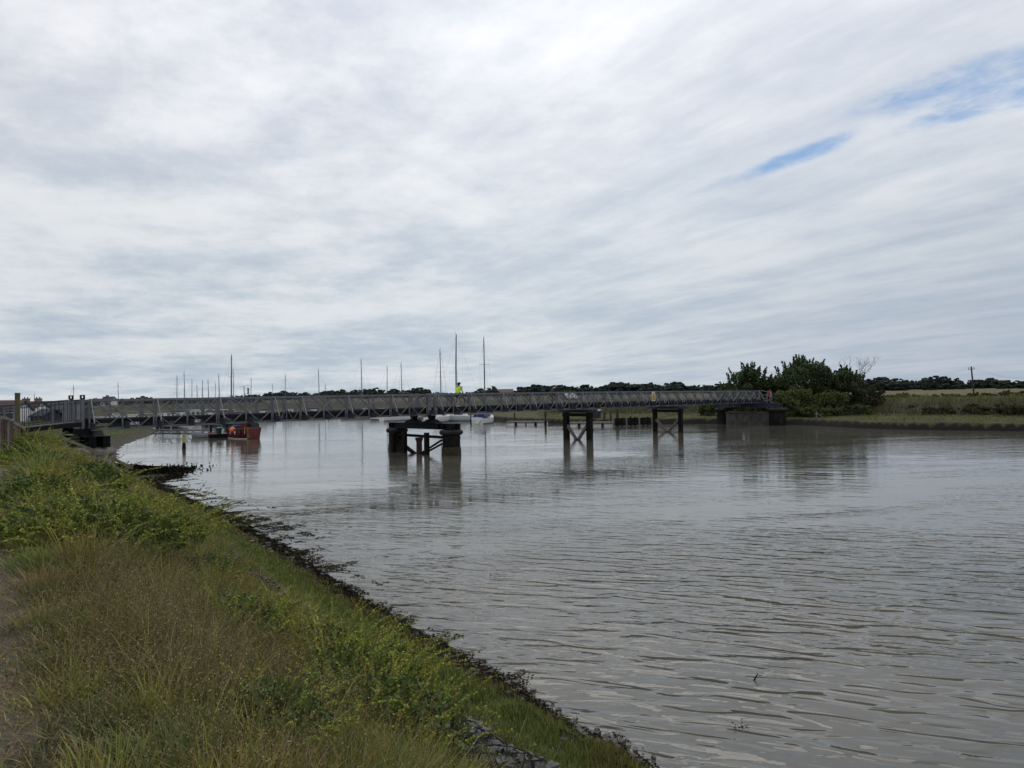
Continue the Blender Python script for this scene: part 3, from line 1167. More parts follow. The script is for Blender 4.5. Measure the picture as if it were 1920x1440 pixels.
def person(label, loc, rz, J, shirt, legs_m, head_m, helmet=False, sleeves='short'):
    """J: joint positions in the person's own frame, x forward, y left, z up"""
    t = thing('person', label, 'person', loc, rz)
    V = Vector
    pelvis, chest, neck, head = V(J['pelvis']), V(J['chest']), V(J['neck']), V(J['head'])
    pts, edges, rad = [pelvis], [], [(.15, .105)]
    def add(p, r, par):
        pts.append(V(p))
        rad.append(r)
        edges.append((par, len(pts) - 1))
        return len(pts) - 1
    waist = add(pelvis.lerp(chest, .45), (.13, .10), 0)
    ch = add(chest, (.165, .115), waist)
    up = add(chest.lerp(neck, .7), (.12, .085), ch)
    nk = add(neck, .055, up)
    hb = add(neck.lerp(head, .55), (.075, .085), nk)
    add(head, (.085, .10), hb)
    add(head + V((0.005, 0, .09)), (.06, .07), len(pts) - 1)
    add(head + V((.105, 0, -.01)), .018, hb + 1)                        # nose
    for sd in ('L', 'R'):
        sh = add(J['sh' + sd], .058, up)
        el = add(J['el' + sd], .042, sh)
        wr = add(J['wr' + sd], .029, el)
        d = V(J['wr' + sd]) - V(J['el' + sd])
        sdv = V((0, 1, 0)) if sd == 'R' else V((0, -1, 0))
        hand_pts(J['wr' + sd], d, sdv - d.normalized() * sdv.dot(d.normalized()), pts, edges, rad, wr)
    for sd in ('L', 'R'):
        hp = add(J['hip' + sd], .095, 0)
        kn = add(J['kn' + sd], .062, hp)
        cf = add(V(J['kn' + sd]).lerp(V(J['an' + sd]), .35), .056, kn)
        an = add(J['an' + sd], .038, cf)
        add(J['toe' + sd], (.042, .03), an)
    skin_body('body', pts, edges, rad, M_SKIN, t)
    # clothes: close sleeves of their own round the same joints
    pts, edges, rad = [pelvis + V((0, 0, -.02))], [], [(.165, .12)]
    w = add(pelvis.lerp(chest, .45), (.155, .12), 0)
    c = add(chest, (.185, .13), w)
    u2 = add(chest.lerp(neck, .6), (.135, .10), c)
    for sd in ('L', 'R'):
        s_ = add(J['sh' + sd], .075, u2)
        e = V(J['sh' + sd]).lerp(V(J['el' + sd]), .75 if sleeves == 'short' else 1.0)
        k = add(e, .06, s_)
        if sleeves == 'long':
            add(V(J['el' + sd]).lerp(V(J['wr' + sd]), .95), .042, k)
    skin_body('shirt', pts, edges, rad, shirt, t)
    pts, edges, rad = [pelvis], [], [(.17, .125)]
    for sd in ('L', 'R'):
        h = add(J['hip' + sd], .11, 0)
        add(V(J['hip' + sd]).lerp(V(J['kn' + sd]), .85), .085, h)
    skin_body('shorts', pts, edges, rad, legs_m, t)
    for sd in ('L', 'R'):
        m = MB()
        a, b = V(J['an' + sd]), V(J['toe' + sd])
        m.tube([a + V((-.06, 0, -.03)), a + V((0, 0, -.02)), a.lerp(b, .6), b + V((.03, 0, 0))], [.035, .055, .047, .03], 10)
        m.build('shoe', M_SHOE, t, True)
    # hat or helmet, hair
    m = MB()
    prof = [(.122, .0)] + [(.122 * math.cos(a), .12 * math.sin(a)) for a in (0.3, .6, .9, 1.2, 1.45)] + [(.004, .122)]
    m.lathe((head.x, head.y, head.z + .015), prof, 18)
    if not helmet:
        m.prism([(head.x + .08, head.y - .08), (head.x + .2, head.y - .05), (head.x + .2, head.y + .05), (head.x + .08, head.y + .08)], 'z', head.z + .015, head.z + .03)
    m.build('helmet' if helmet else 'cap', head_m, t, True)
    m = MB()
    m.tube([head + V((-.05, 0, .04)), head + V((-.07, 0, -.06)), neck + V((-.03, 0, .03))], [.08, .075, .05], 10)
    m.build('hair', M_BLACKCLOTH, t, True)
    return t


def bicycle(label, loc, rz):
    """x forward; origin on the ground under the bottom bracket"""
    b = thing('bicycle', label, 'bicycle', loc, rz)
    wr = .34
    rearw, frontw, bb, seat, headt, headb = Vector((-.43, 0, wr)), Vector((.62, 0, wr)), Vector((0, 0, .28)), Vector((-.17, 0, .80)), Vector((.42, 0, .86)), Vector((.47, 0, .70))
    for c in (rearw, frontw):
        m = MB()
        ring = [(c.x + wr * math.cos(a), 0, c.z + wr * math.sin(a)) for a in np.linspace(0, 2 * math.pi, 33)]
        m.tube(ring, .024, 8)
        w = m.build('wheel', M_RUBBER, b, True)
        m = MB()
        for a in np.linspace(0, 2 * math.pi, 15)[:-1]:
            m.bar(c, (c.x + wr * math.cos(a), 0, c.z + wr * math.sin(a)), .005, .005)
        m.tube([(c.x, -.05, c.z), (c.x, .05, c.z)], .025, 8)
        m.build('spokes', M_GALV, w)
    m = MB()
    for p, q in ((bb, seat), (bb, headb), (seat, headt), (headt, headb), (headb, frontw), (bb, rearw), (seat + Vector((.02, 0, -.1)), rearw)):
        m.tube([p, q], .02, 8)
    m.build('frame', M_DARKSTEEL, b)
    m = MB()
    m.tube([(.40, 0, .86), (.38, 0, .98)], .016, 8)
    m.tube([(.36, -.29, .98), (.41, -.14, 1.0), (.41, .14, 1.0), (.36, .29, .98)], .015, 8)
    m.build('handlebar', M_DARKSTEEL, b)
    m = MB()
    m.prism([(-.32, -.07), (-.30, .07), (-.05, .02), (-.05, -.02)], 'z', .89, .94)
    m.bar((-.17, 0, .78), (-.19, 0, .9), .03)
    m.build('saddle', M_BLACKCLOTH, b)
    m = MB()
    m.tube([(0, -.03, .28), (0, -.05, .28)], .09, 16)
    m.bar((0, -.07, .28), (.12, -.07, .16), .025)
    m.bar((0, .07, .28), (-.12, .07, .40), .025)
    m.build('crank', M_GALV, b)
    return b


def make_people():
    s = s_of(857, 1.05)
    dz = ztop(s) - 1.02
    J = dict(pelvis=(0, 0, .92), chest=(.06, 0, 1.25), neck=(.10, 0, 1.46), head=(.13, 0, 1.60),
             shL=(.08, .19, 1.40), shR=(.08, -.19, 1.40), elL=(.30, .24, 1.20), wrL=(.50, .20, 1.06), elR=(.05, -.27, 1.14), wrR=(.22, -.27, .95),
             hipL=(0, .09, .88), hipR=(0, -.09, .88), knL=(.16, .09, .49), anL=(.10, .09, .08), toeL=(.26, .09, .03),
             knR=(.02, -.09, .48), anR=(-.22, -.09, .11), toeR=(-.08, -.09, .03))
    person('person in a lime yellow T-shirt and black cap walking a bicycle over the footbridge', bpt(s, .95, dz), BRZ + R(12), J, M_HIVIS, M_BLACKCLOTH, M_BLACKCLOTH).scale = (1.1, 1.2, 1.06)
    bicycle('black bicycle pushed by the person in lime yellow', bpt(s + .1, 1.42, dz), BRZ)
    s = s_of(1036, 1.05)
    dz = ztop(s) - 1.02
    bicycle('bicycle ridden by the crouching rider in dark clothes', bpt(s, .95, dz), BRZ)
    J = dict(pelvis=(-.20, 0, 1.0), chest=(.06, 0, 1.26), neck=(.24, 0, 1.42), head=(.36, 0, 1.50),
             shL=(.20, .18, 1.36), shR=(.20, -.18, 1.36), elL=(.36, .26, 1.18), wrL=(.37, .26, 1.04), elR=(.36, -.26, 1.18), wrR=(.37, -.26, 1.04),
             hipL=(-.20, .09, .97), hipR=(-.20, -.09, .97), knL=(.18, .1, .80), anL=(-.08, .1, .46), toeL=(.06, .1, .42),
             knR=(.14, -.1, .60), anR=(.08, -.1, .23), toeR=(.22, -.1, .20))
    person('person in dark clothes and yellow helmet crouched over a bicycle on the footbridge', bpt(s, .95, dz), BRZ, J, M_BLACKCLOTH, M_BLACKCLOTH, M_HELMET, True, 'long')


make_people()


# ------------------------------------------------------------------ boats
def hull_mesh(L, B, zs, zb, draft=.35, stern=.75, n=11, fine=1.0):
    """skin of a hull, x forward; zs / zb: height of the side at stern and bow"""
    m = MB()
    vs, fs = [], []
    for i in range(n):
        t = i / (n - 1)
        x = -L / 2 + L * t
        w = (stern + (1 - stern) * math.sin(min(t / .45, 1) * math.pi / 2)) if t < .45 else math.cos(((t - .45) / .55) ** (1.7 * fine) * math.pi / 2)
        b = max(.012, B / 2 * w)
        sh = zs + (zb - zs) * t ** 1.6 - .10 * math.sin(math.pi * t)
        rk = .10 * L * max(0, t - .8) / .2 * 1.0
        dr = -draft * (1 - max(0, t - .6) / .4 * .9)
        ring = [(0, dr), (b * .55, dr * .75), (b * .86, .02), (b * .97, sh * .5), (b, sh)]
        for sg in (1, -1):
            for j, (yy, zz) in enumerate(ring):
                lift = rk * max(0, zz) / max(sh, .1)
                vs.append((x + lift, sg * yy, zz))
    k = 5
    for i in range(n - 1):
        a, c = i * 10, (i + 1) * 10
        for j in range(k - 1):
            fs.append((a + j, c + j, c + j + 1, a + j + 1))
            fs.append((a + 5 + j, a + 5 + j + 1, c + 5 + j + 1, c + 5 + j))
    for j in range(k - 1):
        fs.append((j, j + 1, 5 + j + 1, 5 + j))
    m.add(vs, fs)
    d = MB()
    dv, df = [], []
    for i in range(n):
        for o in (4, 9):
            v = vs[i * 10 + o]
            dv.append((v[0], v[1] * .985, v[2] - .04))
    for i in range(n - 1):
        df.append((2 * i, 2 * i + 2, 2 * i + 3, 2 * i + 1))
    d.add(dv, df)
    return m, d, vs


def band(vs, z0, z1, out, n=11):
    """a stripe proud of the hull side, between two heights of the side"""
    m = MB()
    for sg in (0, 5):
        pv, pf = [], []
        for i in range(n):
            a, b = Vector(vs[i * 10 + sg + 2]), Vector(vs[i * 10 + sg + 4])
            for z in (z0, z1):
                p = a.lerp(b, z)
                p.y += (out if sg == 0 else -out)
                pv.append(p)
        for i in range(n - 1):
            pf.append((2 * i, 2 * i + 2, 2 * i + 3, 2 * i + 1))
        m.add(pv, pf)
    return m


def rig(b, H, L, xm=.08, spread=True, boom=True, r=.075, cover=None):
    z0 = .9
    m = MB()
    m.tube([(xm * L, 0, z0 - .3), (xm * L, 0, z0 + (H - z0) * .6), (xm * L - .03 * H * .3, 0, H)], [r, r * .92, r * .6], 8)
    mast = m.build('mast', M_MAST, b, True)
    m = MB()
    m.bar((xm * L - .14, 0, H + .06), (xm * L + .1, 0, H + .06), .03)
    m.bar((xm * L, 0, H), (xm * L, 0, H + .45), .02)
    m.build('masthead_fitting', M_MAST, mast)
    if spread:
        for k in ((.58,) if H < 11 else (.36, .66)):
            m = MB()
            zz = z0 + (H - z0) * k
            m.bar((xm * L, -.75, zz), (xm * L, .75, zz), .035)
            m.build('spreader', M_MAST, mast)
    m = MB()
    w = .011
    zt = H * .97
    m.bar((xm * L, 0, zt), (.53 * L, 0, 1.1), w, w)
    m.bar((xm * L, 0, H), (-.48 * L, 0, 1.0), w, w)
    for sg in (1, -1):
        zz = z0 + (H - z0) * (.58 if H < 11 else .66)
        m.bar((xm * L, 0, zt), (xm * L, sg * .75, zz), w, w)
        m.bar((xm * L, sg * .75, zz), (xm * L - .1, sg * .14 * L, 1.0), w, w)
        m.bar((xm * L, 0, zz), (xm * L - .5, sg * .13 * L, 1.0), w, w)
    m.build('rigging', M_WIRE, b)
    if boom:
        m = MB()
        m.tube([(xm * L, 0, z0 + .75), (-.36 * L, 0, z0 + .85)], .05, 8)
        m.build('boom', M_MAST, b)
        m = MB()
        m.tube([(xm * L - .1, 0, z0 + .95), (-.1 * L, 0, z0 + .98), (-.35 * L, 0, z0 + .95)], [.16, .13, .07], 10)
        m.build('sail_cover', cover or M_NAVY, b, True)


def sailing_boat(label, px, ytop, d, rz, L=8.0, hullm=None, z=0.0, r=.075, cover=None, spread=True, group='sailing boats moored beyond the footbridge'):
    t = at(px, ytop, d)
    H = t.z - z
    c, s = math.cos(rz), math.sin(rz)
    b = thing('sailing_boat', label, 'sailing boat', (t.x - .07 * L * c, t.y - .07 * L * s, z), rz, group)
    B = L * .32
    m, dk, vs = hull_mesh(L, B, .85, 1.15)
    m.build('hull', hullm or M_WHITE, b, True)
    dk.build('deck', mat('pale_deck', (.55, .54, .5), .7), b)
    band(vs, .02, .16, .012).build('boot_stripe', M_NAVY, b)
    m = MB()
    m.prism([(-.12 * L, .78), (.22 * L, .85), (.17 * L, 1.22), (-.10 * L, 1.3)], 'y', -B * .27, B * .27)
    cb = m.build('cabin', M_WHITE, b)
    m = MB()
    for sg in (1, -1):
        m.box((.03 * L, sg * B * .272, 1.08), (.16 * L, .02, .14))
    m.build('window', M_GLASS, cb)
    rig(b, H, L, r=r, cover=cover, spread=spread)
    return b


def cruiser(label, px, ywl, d, rz, L, hullm, wheel, cabm):
    p = on_level(px, ywl) if d is None else Vector((ray(px, 745)[0] * d, d, 0))
    b = thing('motor_boat', label, 'motor boat', p, rz, 'motor boats moored beyond the footbridge')
    m, dk, vs = hull_mesh(L, L * .34, .9, 1.35, .3, .9)
    m.build('hull', hullm, b, True)
    dk.build('deck', MATS['pale_deck'], b)
    m = MB()
    h = wheel
    m.prism([(-.22 * L, .85), (.22 * L, .95), (.16 * L, .95 + h), (-.2 * L, 1.0 + h)], 'y', -L * .125, L * .125)
    c = m.build('cabin', cabm, b)
    m = MB()
    for sg in (1, -1):
        for q in range(4):
            m.box((-.15 * L + q * .085 * L, sg * L * .127, .95 + h * .6), (.06 * L, .02, h * .36))
    m.box((-.212 * L, 0, .95 + h * .6), (.02, L * .17, h * .36))
    m.build('window', M_GLASS, c)
    m = MB()
    m.box((-.02 * L, 0, 1.03 + h), (.45 * L, L * .29, .06))
    m.build('cabin_roof', M_WHITE, c)
    band(vs, .8, .93, .015).build('rubbing_strake', M_NAVY, b)
    return b


def make_boats():
    sailing_boat('sailing boat with the tallest mast and a pale grey hull behind the bridge', 855, 627, 114, R(172), 8.6, M_GREYHULL, r=.125)
    b = sailing_boat('white sailing boat with a bright blue canvas cover', 907, 633, 103, R(78), 7.4, M_WHITE, r=.10, cover=M_BLUE)
    m = MB()
    m.prism([(-1.0, 1.0), (.9, 1.0), (.6, 1.36), (-.7, 1.42)], 'x', -3.0, .3)
    m.build('spray_cover', M_BLUE, b)
    m = MB()
    m.prism([(-.85, .95), (.85, .95), (.1, .05), (-.1, .05)], 'x', -3.98, -3.9)
    m.build('stern_flap', M_WHITE, b)
    m = MB()
    for y in (-1.0, 0, 1.0):
        m.bar((-3.75, y, .8), (-3.75, y, 1.5), .04)
    m.bar((-3.75, -1.0, 1.5), (-3.75, 1.0, 1.5), .04)
    m.build('stern_rail', M_GALV, b)
    L = [
        (825, 655, 112, 70, 7.5, .085, 'white sailing boat whose mast stands just left of the person in lime yellow'),
        (752, 681, 120, 40, 6.8, .07, 'sailing boat with the right one of two masts above the dark pier'),
        (726, 688, 125, 200, 6.8, .06, 'sailing boat with the left one of two masts near the dark pier'),
        (677, 674, 133, 30, 7.5, .085, 'sailing boat with a tall pale mast midway between the red boat and the dark pier'),
        (610, 721, 160, 150, 5.5, .06, 'small sailing boat with the shortest mast, right next to a taller one'),
        (597, 693, 150, 20, 7.2, .08, 'sailing boat with a mast and spreaders right of the treetops behind the red boat'),
        (535, 703, 150, 160, 7.0, .07, 'sailing boat with a mast before the round wood right of the red boat'),
        (511, 721, 150, 10, 5.5, .05, 'small sailing boat with a thin short mast right of the red boat'),
        (471, 710, 130, 200, 6.0, .06, 'sailing boat with a thin mast next to the gantry of the red boat'),
        (437, 692, 165, 25, 7.5, .07, 'sailing boat whose mast nearly hides behind the tall mast by the red boat'),
        (434, 666, 118, 160, 8.2, .115, 'sailing boat with a tall thick mast rising behind the pontoon with the green tub'),
        (410, 702, 140, 35, 7.0, .08, 'sailing boat with a slightly tilted dark mast left of the tall thick mast'),
        (404, 720, 150, 170, 6.0, .06, 'small sailing boat with a short mast close beside a tilted dark mast'),
        (390, 713, 150, 20, 6.5, .085, 'sailing boat with a dark mast topped by a small round fitting'),
        (380, 714, 140, 190, 6.5, .075, 'sailing boat with a bare dark mast over the middle of the lattice gangway'),
        (369, 721, 160, 10, 6.0, .075, 'sailing boat with a bare short dark mast left of the round-topped mast'),
        (360, 712, 150, 165, 6.5, .06, 'sailing boat with a pale mast and a leaning forestay over the lattice gangway'),
        (345, 698, 140, 15, 7.0, .07, 'sailing boat with a dark spreadered mast straight above the yellow topped post'),
        (332, 706, 145, 170, 6.8, .08, 'sailing boat with a dark mast left of the one above the yellow post'),
    ]
    for px, yt, d, rz, ln, r, lab in L:
        sailing_boat(lab, px, yt, d, R(rz), ln, r=r, spread=ln > 6.4)
    for px, yt, d, rz, ln, lab in ((221, 719, 130, 30, 6.5, 'laid up sailing boat with a lone mast over the first bridge panels'),
                                   (138, 724, 130, 160, 6.5, 'laid up sailing boat with a mast beside the capped end posts of the footbridge'),
                                   (64, 740, 130, 20, 5.5, 'laid up sailing boat with a bare mast right of the cottage with the dark gable')):
        t = at(px, yt, d)
        sailing_boat(lab, px, yt, d, R(rz), ln, z=float(ground_z(t.x, t.y)[0]) + .3, r=.06, spread=False, group='sailing boats laid up on the shore')
    cruiser('white cabin cruiser with a row of windows seen through the bridge above the lattice gangway', 365, 0, 125, R(200), 8.5, M_WHITE, 1.3, M_WHITE)
    cruiser('blue hulled motor boat with a white roofed cabin seen through the bridge over the pontoon', 421, 0, 112, R(40), 6.5, M_NAVY, 1.4, M_REDWORN)
    cruiser('small white motor boat with square windows seen through the bridge right of the red boat', 540, 0, 140, R(10), 5.0, M_GREYHULL, .9, M_WHITE)
    cruiser('white motor boat with a pale cover seen through the bridge left of the pier', 679, 0, 138, R(185), 5.6, M_WHITE, .75, M_WHITE)
    cruiser('low all white motor boat seen through the bridge above the red boat', 448, 0, 125, R(170), 6.2, M_WHITE, .5, M_WHITE)
    cruiser('low grey hulled motor boat seen through the bridge above the red boat', 464, 0, 122, R(20), 5.4, M_GREYHULL, .6, M_WHITE)

    labs = ('small grey open boat with an outboard behind the second bridge panel from the left end',
            'small white boat with a cuddy left of the two masts over the yellow topped post',
            'small navy open boat by the masts over the yellow topped post',
            'small white boat with a cuddy straight behind the yellow topped post',
            'small white open boat with an outboard left of the green tub',
            'small grey boat with a cuddy just right of the red boat behind the lattice',
            'small white open boat left of the mast pair between the red boat and the pier',
            'small white boat with a cuddy under the mast right of the red boat',
            'small grey open boat left of the tall pale mast behind the lattice',
            'small white boat with a cuddy right under the left of two masts near the pier',
            'small white open boat between the two masts near the pier',
            'small grey boat with a cuddy right of the two masts near the pier')
    k = 0
    for px, d, rz, ln, hm in ((246, 104, 20, 4.2, M_GREYHULL), (305, 118, 190, 5.0, M_WHITE), (322, 108, 30, 4.4, M_NAVY), (346, 132, 170, 5.5, M_WHITE), (392, 120, 15, 4.8, M_WHITE),
                              (492, 128, 195, 4.6, M_GREYHULL), (566, 150, 10, 5.2, M_WHITE), (588, 138, 185, 5.0, M_WHITE), (640, 150, 20, 5.0, M_GREYHULL), (716, 140, 170, 5.0, M_WHITE), (738, 134, 10, 5.4, M_WHITE), (766, 128, 190, 4.8, M_GREYHULL)):
        X = ray(px, 745)[0] * d
        b = thing('moored_boat', labs[k], 'boat', (X, d, 0.25), R(rz), 'small boats glimpsed through the bridge lattice')
        m, dk, vs = hull_mesh(ln, ln * .34, .95, 1.25, .3, .85)
        m.build('hull', hm, b, True)
        dk.build('deck', M_TIMBER, b)
        band(vs, .84, .98, .02).build('gunwale', M_WHITE if hm is M_NAVY else M_TAN, b)
        m = MB()
        if k % 2:
            m.prism([(-.1 * ln, .9), (.2 * ln, .95), (.12 * ln, 1.55), (-.08 * ln, 1.6)], 'y', -ln * .12, ln * .12)
            m.build('cuddy', M_WHITE, b)
        else:
            m.box((-.52 * ln, 0, .9), (.3, .3, .8))
            m.build('outboard_motor', M_BLACKCLOTH, b)
        k += 1
    # the red boat with its gantry
    p = on_level(462, 822)
    b = thing('fishing_boat', 'small dark red fishing boat with a tan rail, orange buoys and a light gantry', 'fishing boat', p, R(-40))
    m, dk, vs = hull_mesh(4.6, 2.1, 1.08, 1.2, .35, .82)
    m.build('hull', M_REDHULL, b, True)
    dk.build('deck', M_BROWNHUT, b)
    band(vs, .95, 1.01, .03).build('rail', M_TAN, b)
    band(vs, .0, .05, .012).build('boot_stripe', M_WHITE, b)
    band(vs, .72, .78, .015).build('stripe', M_TAN, b)
    m = MB()
    m.box((1.55, -.93 + .25, .62), (.16, .2, 1.1))
    m.build('rubbing_post', M_TAN, b)
    m = MB()
    m.box((.55, 0, 1.75), (1.25, 1.2, 1.5))
    w = m.build('wheelhouse', M_REDHULL, b)
    m = MB()
    m.box((.55, 0, 2.1), (1.27, .9, .4))
    m.box((.55, 0, 2.1), (.95, 1.22, .4))
    m.build('window', M_GLASS, w)
    m = MB()
    m.tube([(-.35, 0, 1.0), (-.35, 0, 5.3)], [.05, .035], 8)
    m.bar((-.35, -.85, 4.15), (-.35, .85, 4.15), .04)
    m.bar((-.35, -.45, 5.3), (-.35, .6, 5.42), .03)
    m.bar((-.35, 0, 4.5), (-.35, .35, 4.6), .03)
    g = m.build('gantry', M_MAST, b)
    for y in (-.75, .75):
        m = MB()
        m.box((-.35, y, 4.03), (.2, .38, .2))
        m.build('floodlight', M_DARKSTEEL, g)
    m = MB()
    m.tube([(-.35, .45, 4.5), (-.35, .45, 5.15)], .09, 10)
    m.build('radar_reflector', M_GALV, g)
    m = MB()
    m.prism([(-1.9, 1.06), (-.9, 1.06), (-1.0, 1.32), (-1.7, 1.36)], 'y', -.7, .6)
    m.build('blue_cover', M_BLUE, b)
    m = MB()
    for sg in (0, 5):
        for i in (8, 9):
            q4 = []
            for ii, jj in ((i, 2), (i + 1, 2), (i + 1, 4), (i, 4)):
                v = Vector(vs[ii * 10 + sg + jj])
                v.y += .014 if sg == 0 else -.014
                v.z -= .03 if jj == 4 else 0
                q4.append(v)
            m.add(q4, [(0, 1, 2, 3)])
    m.build('worn_bow', M_REDWORN, b)
    for x0, y0, x1, y1, z1 in ((1.0, -.7, 2.3, -1.5, .55), (-1.5, .5, -2.3, .9, 2.1), (1.4, .3, 2.0, .6, 2.2)):
        m = MB()
        m.tube([(x0, y0, 1.25), (x1, y1, z1)], .035, 6)
        m.build('rod', M_TAN, b)
    for x0 in (-1.2, -.3, .6):
        m = MB()
        m.tube([(x0, -1.06, .45), (x0, -1.08, .60), (x0, -1.06, .82)], [.06, .09, .05], 8)
        m.build('fender', M_GREYHULL if x0 < 0 else M_NAVY, b)
    m = MB()
    m.box((1.3, .1, 1.32), (.6, .8, .35))
    m.build('fish_box', M_GREENTUB, b)
    # buoys carried on it and hung beside it
    for px, y, d, r, lab in ((450, 789, 73.5, .27, 'orange round buoy on the deck of the red boat, the left one'),
                             (468, 787, 73.2, .33, 'larger orange round buoy on the deck of the red boat, the right one'),
                             (436, 806, 72.2, .30, 'orange round buoy hanging at the bow of the red boat over the pontoon')):
        q = at(px, y, d)
        t = thing('buoy', lab, 'buoy', q, 0, 'orange buoys on the red boat')
        m = MB()
        m.lathe((0, 0, 0), [(.02, -r)] + [(r * math.cos(a), r * math.sin(a)) for a in np.linspace(-1.3, 1.2, 9)] + [(.07, r * 1.1), (.06, r * 1.3)], 16)
        m.build('float', M_ORANGE, t, True)
        m = MB()
        m.tube([(0, 0, r * 1.2), (0, 0, r * 1.5)], .05, 8)
        m.build('neck', M_NAVY, t)
    # grey dinghy
    p = on_level(384, 820.5)
    b = thing('dinghy', 'low grey open dinghy with a red patch lying left of the pontoon', 'dinghy', p, R(170))
    m, dk, vs = hull_mesh(2.9, 1.3, .45, .62, .2, .85)
    m.build('hull', mat('grey_hull', (.22, .23, .24), .6), b, True)
    band(vs, .86, 1.0, .02).build('gunwale', M_GREYHULL, b)
    m = MB()
    m.box((-.9, 0, .42), (.5, .9, .28))
    m.build('red_tank', M_REDWORN, b)
    # pontoon with its piles, tub and bucket
    a = on_level(418, 820)
    t = thing('pontoon', 'planked floating pontoon with dark piles beside the red boat', 'pontoon', a, R(18))
    m = MB()
    for i in range(14):
        m.box((-1.3 + i * .2, 0, .42), (.18, 1.7, .05))
    m.build('deck', M_TIMBER, t)
    m = MB()
    m.box((0, 0, .2), (2.7, 1.6, .36))
    m.build('float', M_TIMBERDARK, t)
    for x, y, h in ((-1.25, 1.0, 1.7), (.35, 1.0, 1.7)):
        m = MB()
        m.tube([(x, y, -1.2), (x, y, h)], .13, 10)
        m.build('pile', M_TIMBERDARK, t)
    q = at(410.5, 812, 73.6)
    t = thing('tub', 'dark green plastic tub standing on the pontoon', 'tub', (q.x, q.y, .45))
    m = MB()
    m.lathe((0, 0, 0), [(.22, 0), (.30, .5), (.33, .52), (.33, .56), (.28, .56)], 18)
    m.build('body', M_GREENTUB, t, True)
    m = MB()
    m.lathe((0, 0, .565), [(.36, 0), (.35, .06), (.05, .16)], 18)
    m.build('lid', M_GREENTUB, t, True)
    q = at(416.5, 811, 73.8)
    t = thing('bucket', 'white bucket standing beside the dark green tub on the pontoon', 'bucket', (q.x, q.y, .45))
    m = MB()
    m.lathe((0, 0, 0), [(.14, 0), (.18, .45), (.195, .46), (.195, .5), (.16, .5)], 16)
    m.build('body', M_WHITE, t, True)
    m = MB()
    m.tube([(-.18, 0, .48), (-.1, 0, .62), (.1, 0, .62), (.18, 0, .48)], .012, 6)
    m.build('handle', M_GALV, t)
    # lattice gangway from the left shore
    a, c = at(284, 806, 80), at(402, 805, 75.5)
    t = thing('gangway', 'dark lattice gangway from the left shore out to the pontoon', 'gangway', a, math.atan2(c.y - a.y, c.x - a.x))
    ln = (c - a).length
    for y in (0, 1.0):
        m = MB()
        m.bar((0, y, .0), (ln, y, .0), .07, .07)
        m.bar((0, y, -.42), (ln, y, -.42), .06, .06)
        k = 8
        for i in range(k):
            x0, x1 = ln * i / k, ln * (i + 1) / k
            m.bar((x0, y, 0 if i % 2 else -.42), (x1, y, -.42 if i % 2 else 0), .04, .04)
        m.build('side_truss', M_BLUESTEEL, t)
    m = MB()
    m.box((ln / 2, .5, -.02), (ln, .9, .05))
    m.build('deck', M_TIMBER, t)
    m = MB()
    m.bar((0, 1.0, .55), (ln, 1.0, .55), .05, .05)
    for i in range(6):
        m.bar((ln * i / 5, 1.0, 0), (ln * i / 5, 1.0, .55), .05)
    m.build('handrail', M_GALV, t)
    # white jetty rail behind the first bridge panels
    a, c = at(232, 779, 100), at(330, 779, 108)
    t = thing('jetty', 'low jetty with a white rail seen through the first bridge panels', 'jetty', (a.x, a.y, 1.5), math.atan2(c.y - a.y, c.x - a.x))
    ln = (c - a).length
    m = MB()
    m.box((ln / 2, 0, -.05), (ln, 1.4, .12))
    m.build('deck', M_TIMBER, t)
    for h in (.28, .62):
        m = MB()
        m.bar((0, -.65, h), (ln, -.65, h), .06, .07)
        m.build('rail', M_WHITE, t)
    for i in range(7):
        m = MB()
        m.box((ln * i / 6, -.65, -.5), (.12, .12, 2.2))
        m.build('post', M_WHITE if i % 2 else M_TIMBER, t)


make_boats()


